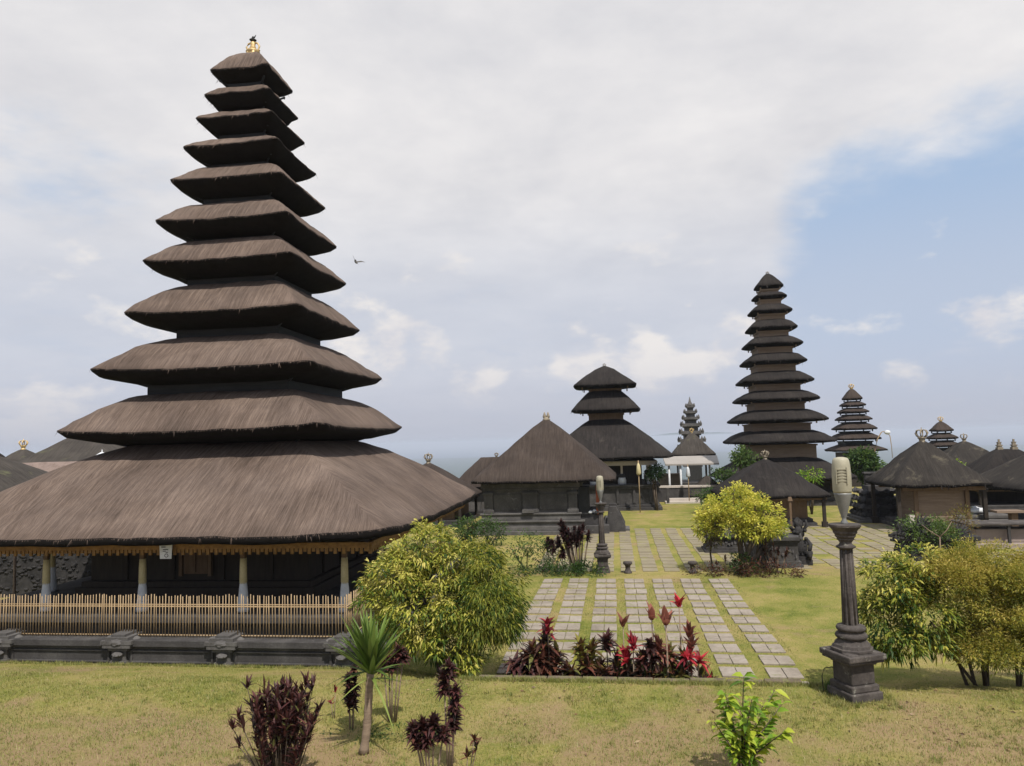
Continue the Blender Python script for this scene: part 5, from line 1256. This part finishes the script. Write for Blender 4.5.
bedp(667, 'right one of two dusty pink cupped shoots on tall bare stems', [(0, 0, 1.24, .02)], 'leaf_pink', .32, .11, 8, .5, (.75, 1.45), dy=-.15, sr=.018)
bedp(665, 'dense dark mottled plant under the two dusty pink shoots', [(-.25, 0, .5, .3), (0, 0, .6, .35), (.2, 0, .55, .35)], 'leaf_croton', .27, .07, 13, .35, (-.2, 1.3), dy=-.1)
bedp(681, 'tallest bright red shoot on a long bare stem in the kerb bed', [(0, 0, 1.48, .02)], 'leaf_crimson', .25, .10, 9, .8, (.7, 1.45), dy=.1, sr=.015)
bedp(677, 'purple-pink plant below the tallest red shoot', [(-.1, 0, .95, .1), (.08, 0, .85, .25)], 'leaf_reddish', .25, .07, 11, .85, (0, 1.4), dy=.05)
bedp(690, 'dusty red upright shoot right of the tallest red one', [(0, 0, 1.05, .1), (.02, 0, .85, .1)], 'leaf_pink', .27, .085, 9, .3, (.5, 1.45))
bedp(693, 'spreading scarlet rosette at the right of the kerb bed', [(-.1, 0, .70, .05), (.08, 0, .64, .05)], 'leaf_crimson', .27, .05, 12, .8, (-.1, 1.3), dy=-.1)
bedp(690, 'dark leafy plant beneath the scarlet rosette', [(-.1, 0, .4, .2), (.15, 0, .38, .2)], 'leaf_reddish', .24, .07, 12, .3, (-.1, 1.3), dy=-.05)
bedp(704, 'small crimson tuft right of the scarlet rosette', [(.03, -.1, .36, .06)], 'leaf_crimson', .17, .06, 12, .4, (0, 1.3), dy=-.1)
bedp(716, 'low yellow-green mottled plant near the right end of the kerb bed', [(0, 0, .36, .1), (-.1, 0, .25, .1)], 'leaf_croton', .2, .05, 14, .8, (0, 1.4), dy=-.15)
bedp(727, 'small dark purple tuft at the right end of the kerb bed', [(.0, 0, .26, .06)], 'leaf_purple', .18, .06, 12, .6, (0, 1.2), dy=-.15)
for (px, hs2, mat2, lab2) in ((532, [(0, 0, .45, .2), (.2, 0, .5, .2), (-.2, 0, .35, .1)], 'leaf_purple', 'low dark filler plant at the foot of the tall plum plant in the kerb bed'),
                             (566, [(0, 0, .5, .2), (.2, 0, .42, .2), (-.15, 0, .4, .15)], 'leaf_reddish', 'low reddish plant in the gap right of the tall plum plant in the kerb bed'),
                             (598, [(0, 0, .55, .2), (.22, 0, .6, .2), (-.2, 0, .5, .2)], 'leaf_reddish', 'knee-high reddish plant below the standing purple tuft in the kerb bed'),
                             (616, [(0, 0, .62, .2), (.15, 0, .7, .2), (-.15, 0, .5, .2)], 'leaf_croton', 'knee-high mottled plant below the dusty red cupped shoot in the kerb bed'),
                             (641, [(0, 0, .8, .2), (.15, 0, .75, .2), (-.15, 0, .6, .2)], 'leaf_reddish', 'waist-high reddish plant left of the two dusty pink shoots in the kerb bed'),
                             (659, [(0, 0, .85, .2), (.15, 0, .7, .2), (-.12, 0, .75, .2)], 'leaf_pink', 'soft dusty red foliage between the stems of the two pink shoots'),
                             (673, [(0, 0, .75, .2), (.15, 0, .7, .2), (-.15, 0, .6, .2)], 'leaf_reddish', 'dark red foliage below the tallest bright red shoot'),
                             (701, [(0, 0, .5, .2), (.12, 0, .4, .1)], 'leaf_croton', 'low mottled foliage behind the scarlet rosette in the kerb bed')):
    bedp(px, lab2, hs2, mat2, .25, .068, 11, .5, (-.1, 1.4), dy=.05)
# lamp bed: purple plants by the far lamp
for (px, py, hs_, lab) in ((549, 571, [(0, 0, 1.0, .25)], 'small purple ball-headed plant, leftmost of the purple ones in the lamp bed'),
                           (556, 572, [(-.1, 0, .95, .35), (.12, 0, 1.05, .35)], 'double-headed dark purple plant left of the far lamp'),
                           (563, 573, [(0, 0, .72, .3)], 'short purple plant with a round head on a thin stem in the lamp bed')):
    cordyline(px, py, 0, lab, hs_, .2, .08, 45, 'leaf_purple', group='purple plants in the lamp bed', up=(-.5, 1.5), tm=.4)
r_ = random.Random(9)
cordyline(579, 572, 0, 'tall bushy dark purple plant with many stems just left of the far lamp', [(r_.uniform(-.55, .5), r_.uniform(-.3, .3), r_.uniform(1.0, 1.65), r_.uniform(.2, .4)) for i in range(16)], .2, .07, 30, 'leaf_purple', group='purple plants in the lamp bed', up=(0, 1.5), tm=.3, stem_r=.03)
e = empty('ground_cover', gnd(555, 575, 0), 'low dark green ground cover along the lamp bed', 'ground cover'); tag(e, kind='stuff')
l_, C = crown([(-1.1, 0, .1, .5, .35, .2), (-.3, 0, .1, .6, .35, .22), (.5, 0, .12, .6, .35, .25), (1.1, 0, .12, .45, .35, .25)], 260, 14, .11, .04, .3, .1, 0, .4, .25, simple=True)
mesh_np('leaves', l_[0], l_[1], 'leaf_green', l_[2], e)
e = empty('ground_cover', gnd(745, 576, 0), 'low red-brown ground cover at the foot of the bright yellow tree', 'ground cover'); tag(e, kind='stuff')
l_, C = crown([(-1.2, 0, .08, .45, .3, .18), (-.4, 0, .1, .6, .3, .2), (.5, 0, .12, .7, .3, .22), (1.2, 0, .12, .5, .3, .22)], 230, 12, .12, .035, .3, .1, 0, .4, .25, simple=True)
mesh_np('leaves', l_[0], l_[1], 'leaf_reddish', l_[2], e)
cordyline(776, 573, 0, 'dull red bushy plant in front of the carved altar', [(r_.uniform(-.4, .4), r_.uniform(-.1, .1), r_.uniform(.4, .85), .25) for i in range(12)], .16, .03, 12, 'leaf_reddish', up=(.2, 1.5), group=None, tm=.45)
cordyline(726, 573, 0, 'thin red-brown plant left of the trunk of the bright yellow tree', [(0, 0, .5, .2), (.3, 0, .35, .1), (-.3, 0, .3, .1)], .14, .04, 12, 'leaf_reddish', up=(.2, 1.5), group=None, tm=.5)
l_, C = crown([(0, 0, .25, .4, .3, .28)], 60, 14, .13, .05, .3, .1, 0, .6, .2, simple=True)
put_crown('green_bush', gnd(741, 573, 0), 'small green bush at the foot of the yellow tree trunk', 'shrub', [l_], pick(C, 5), 'leaf_green', .02, 2)

# lime sapling in the foreground
lp = gnd(742, 775, .7); lp.z = hgt(lp.x, lp.y)
e = empty('lime_sapling', lp, 'young shrub with glossy bright lime-green leaves at the bottom edge, right of centre', 'shrub')
b = MB(); P = []; D = []
for k in range(11):
    a = r_.uniform(0, 6.28); sp = r_.uniform(.08, .5); h_ = r_.uniform(.7, 1.12) - sp * .3
    tip = Vector((math.cos(a) * sp, math.sin(a) * sp, h_)); mid = Vector((tip.x * .35, tip.y * .35, h_ * .5))
    b.tube([(tip.x * .08, tip.y * .08, 0), mid, tip], [.010, .008, .004], 5)
    for j in range(16):
        t = .25 + .75 * j / 15
        q = Vector((0, 0, 0)).lerp(mid, t / .5) if t < .5 else mid.lerp(tip, (t - .5) / .5)
        for s_ in (0, 1):
            aa = r_.uniform(0, 6.28); P.append(tuple(q)); D.append((math.cos(aa), math.sin(aa), r_.uniform(-.1, .8)))
        P.append(tuple(q)); D.append((math.cos(a), math.sin(a), .6))
P = np.array(P); D = np.array(D); keep = rng.random(len(P)) < .72; P, D = P[keep], D[keep]; n = len(P)
V, F, Tt = leafset(P, D,   .155 * rng.uniform(.7, 1.2, n), .068 * rng.uniform(.8, 1.2, n), .45, .68 + rng.normal(0, .25, n))
mesh_np('leaves', V, F, 'leaf_lime', Tt, e); b.build('stems', 'bark', e)
# grass tuft at the lamp foot with a bent wire
lw = gnd(829, 692, UP); lw.z = hgt(lw.x, lw.y)
e = empty('weed_tuft', lw, 'small green weed tuft at the left foot of the nearest lamp post', 'weeds'); tag(e, kind='stuff')
A = straps(np.array([0, 0, 0.]), 60, .22, .014, elev=(.6, 1.5), tmean=.5, segs=4, droop=.6); mesh_np('leaves', A[0], A[1], 'leaf_green', A[2], e)
e = empty('bent_wire', lw + Vector((-.03, -.06, 0)), 'thin bent loop of wire at the left side of the nearest lamp base', 'wire')
MB().tube([(-.06, 0, 0), (-.07, 0, .25), (-.03, 0, .36), (.08, 0, .38), (.14, .05, .32)], .007, 5).build('loop', 'ink', e)

# bird
bp = atY(356, 262, 45); q = MB()
q.blob(0, 0, 0, .10, .24, .08, seed=1, amp=.05, n=6)
q.blob(.0, .24, .03, .07, .08, .06, seed=2, amp=.05, n=5)
for sx in (-1, 1):
    q.add([(sx * .05, .1, .03), (sx * .05, -.1, .03), (sx * .3, -.04, .18), (sx * .3, .12, .2), (sx * .52, -.1, .32), (sx * .05, .1, .045), (sx * .05, -.1, .045), (sx * .3, -.04, .195), (sx * .3, .12, .215)],
          [(0, 1, 2, 3), (3, 2, 4), (5, 8, 7, 6), (8, 4, 7), (0, 3, 8, 5), (1, 6, 7, 2), (3, 4, 8), (2, 7, 4)])
q.add([(-.04, -.2, 0), (.04, -.2, 0), (.08, -.4, .01), (-.08, -.4, .01), (0, -.3, .03)], [(0, 1, 2, 3), (0, 4, 1), (1, 4, 2), (2, 4, 3), (3, 4, 0)])
o = q.build('bird', 'feather', loc=bp); o.rotation_euler = (R(35), R(20), R(50)); tag(o, 'small dark bird flying in the sky right of the nearest tower', 'bird')

# ------------------------------------------------------------------ air
hb = MB().box(0, 0, 0, 61000, 61000, 1); hz_o = None
zt_h = 18.6; zb_h = min(v[2] for v in gv) - 1.0
hb = MB().box(0, 0, zb_h, 61000, 61000, zt_h - zb_h)
m = bpy.data.materials.new('haze'); m.use_nodes = True; t = NT(m.node_tree); t.n.clear()
out = t.new('ShaderNodeOutputMaterial'); pv = t.new('ShaderNodeVolumePrincipled', {'Color': (.76, .83, .96, 1), 'Density': 1.0 / 4500, 'Anisotropy': .0}); t.l.new(pv.outputs[0], out.inputs['Volume'])
M['haze'] = m
tag(hb.build('haze', 'haze'), 'pale blue haze over the far lowland and sea', 'haze', kind='stuff')
print('objects', len(COL.objects))
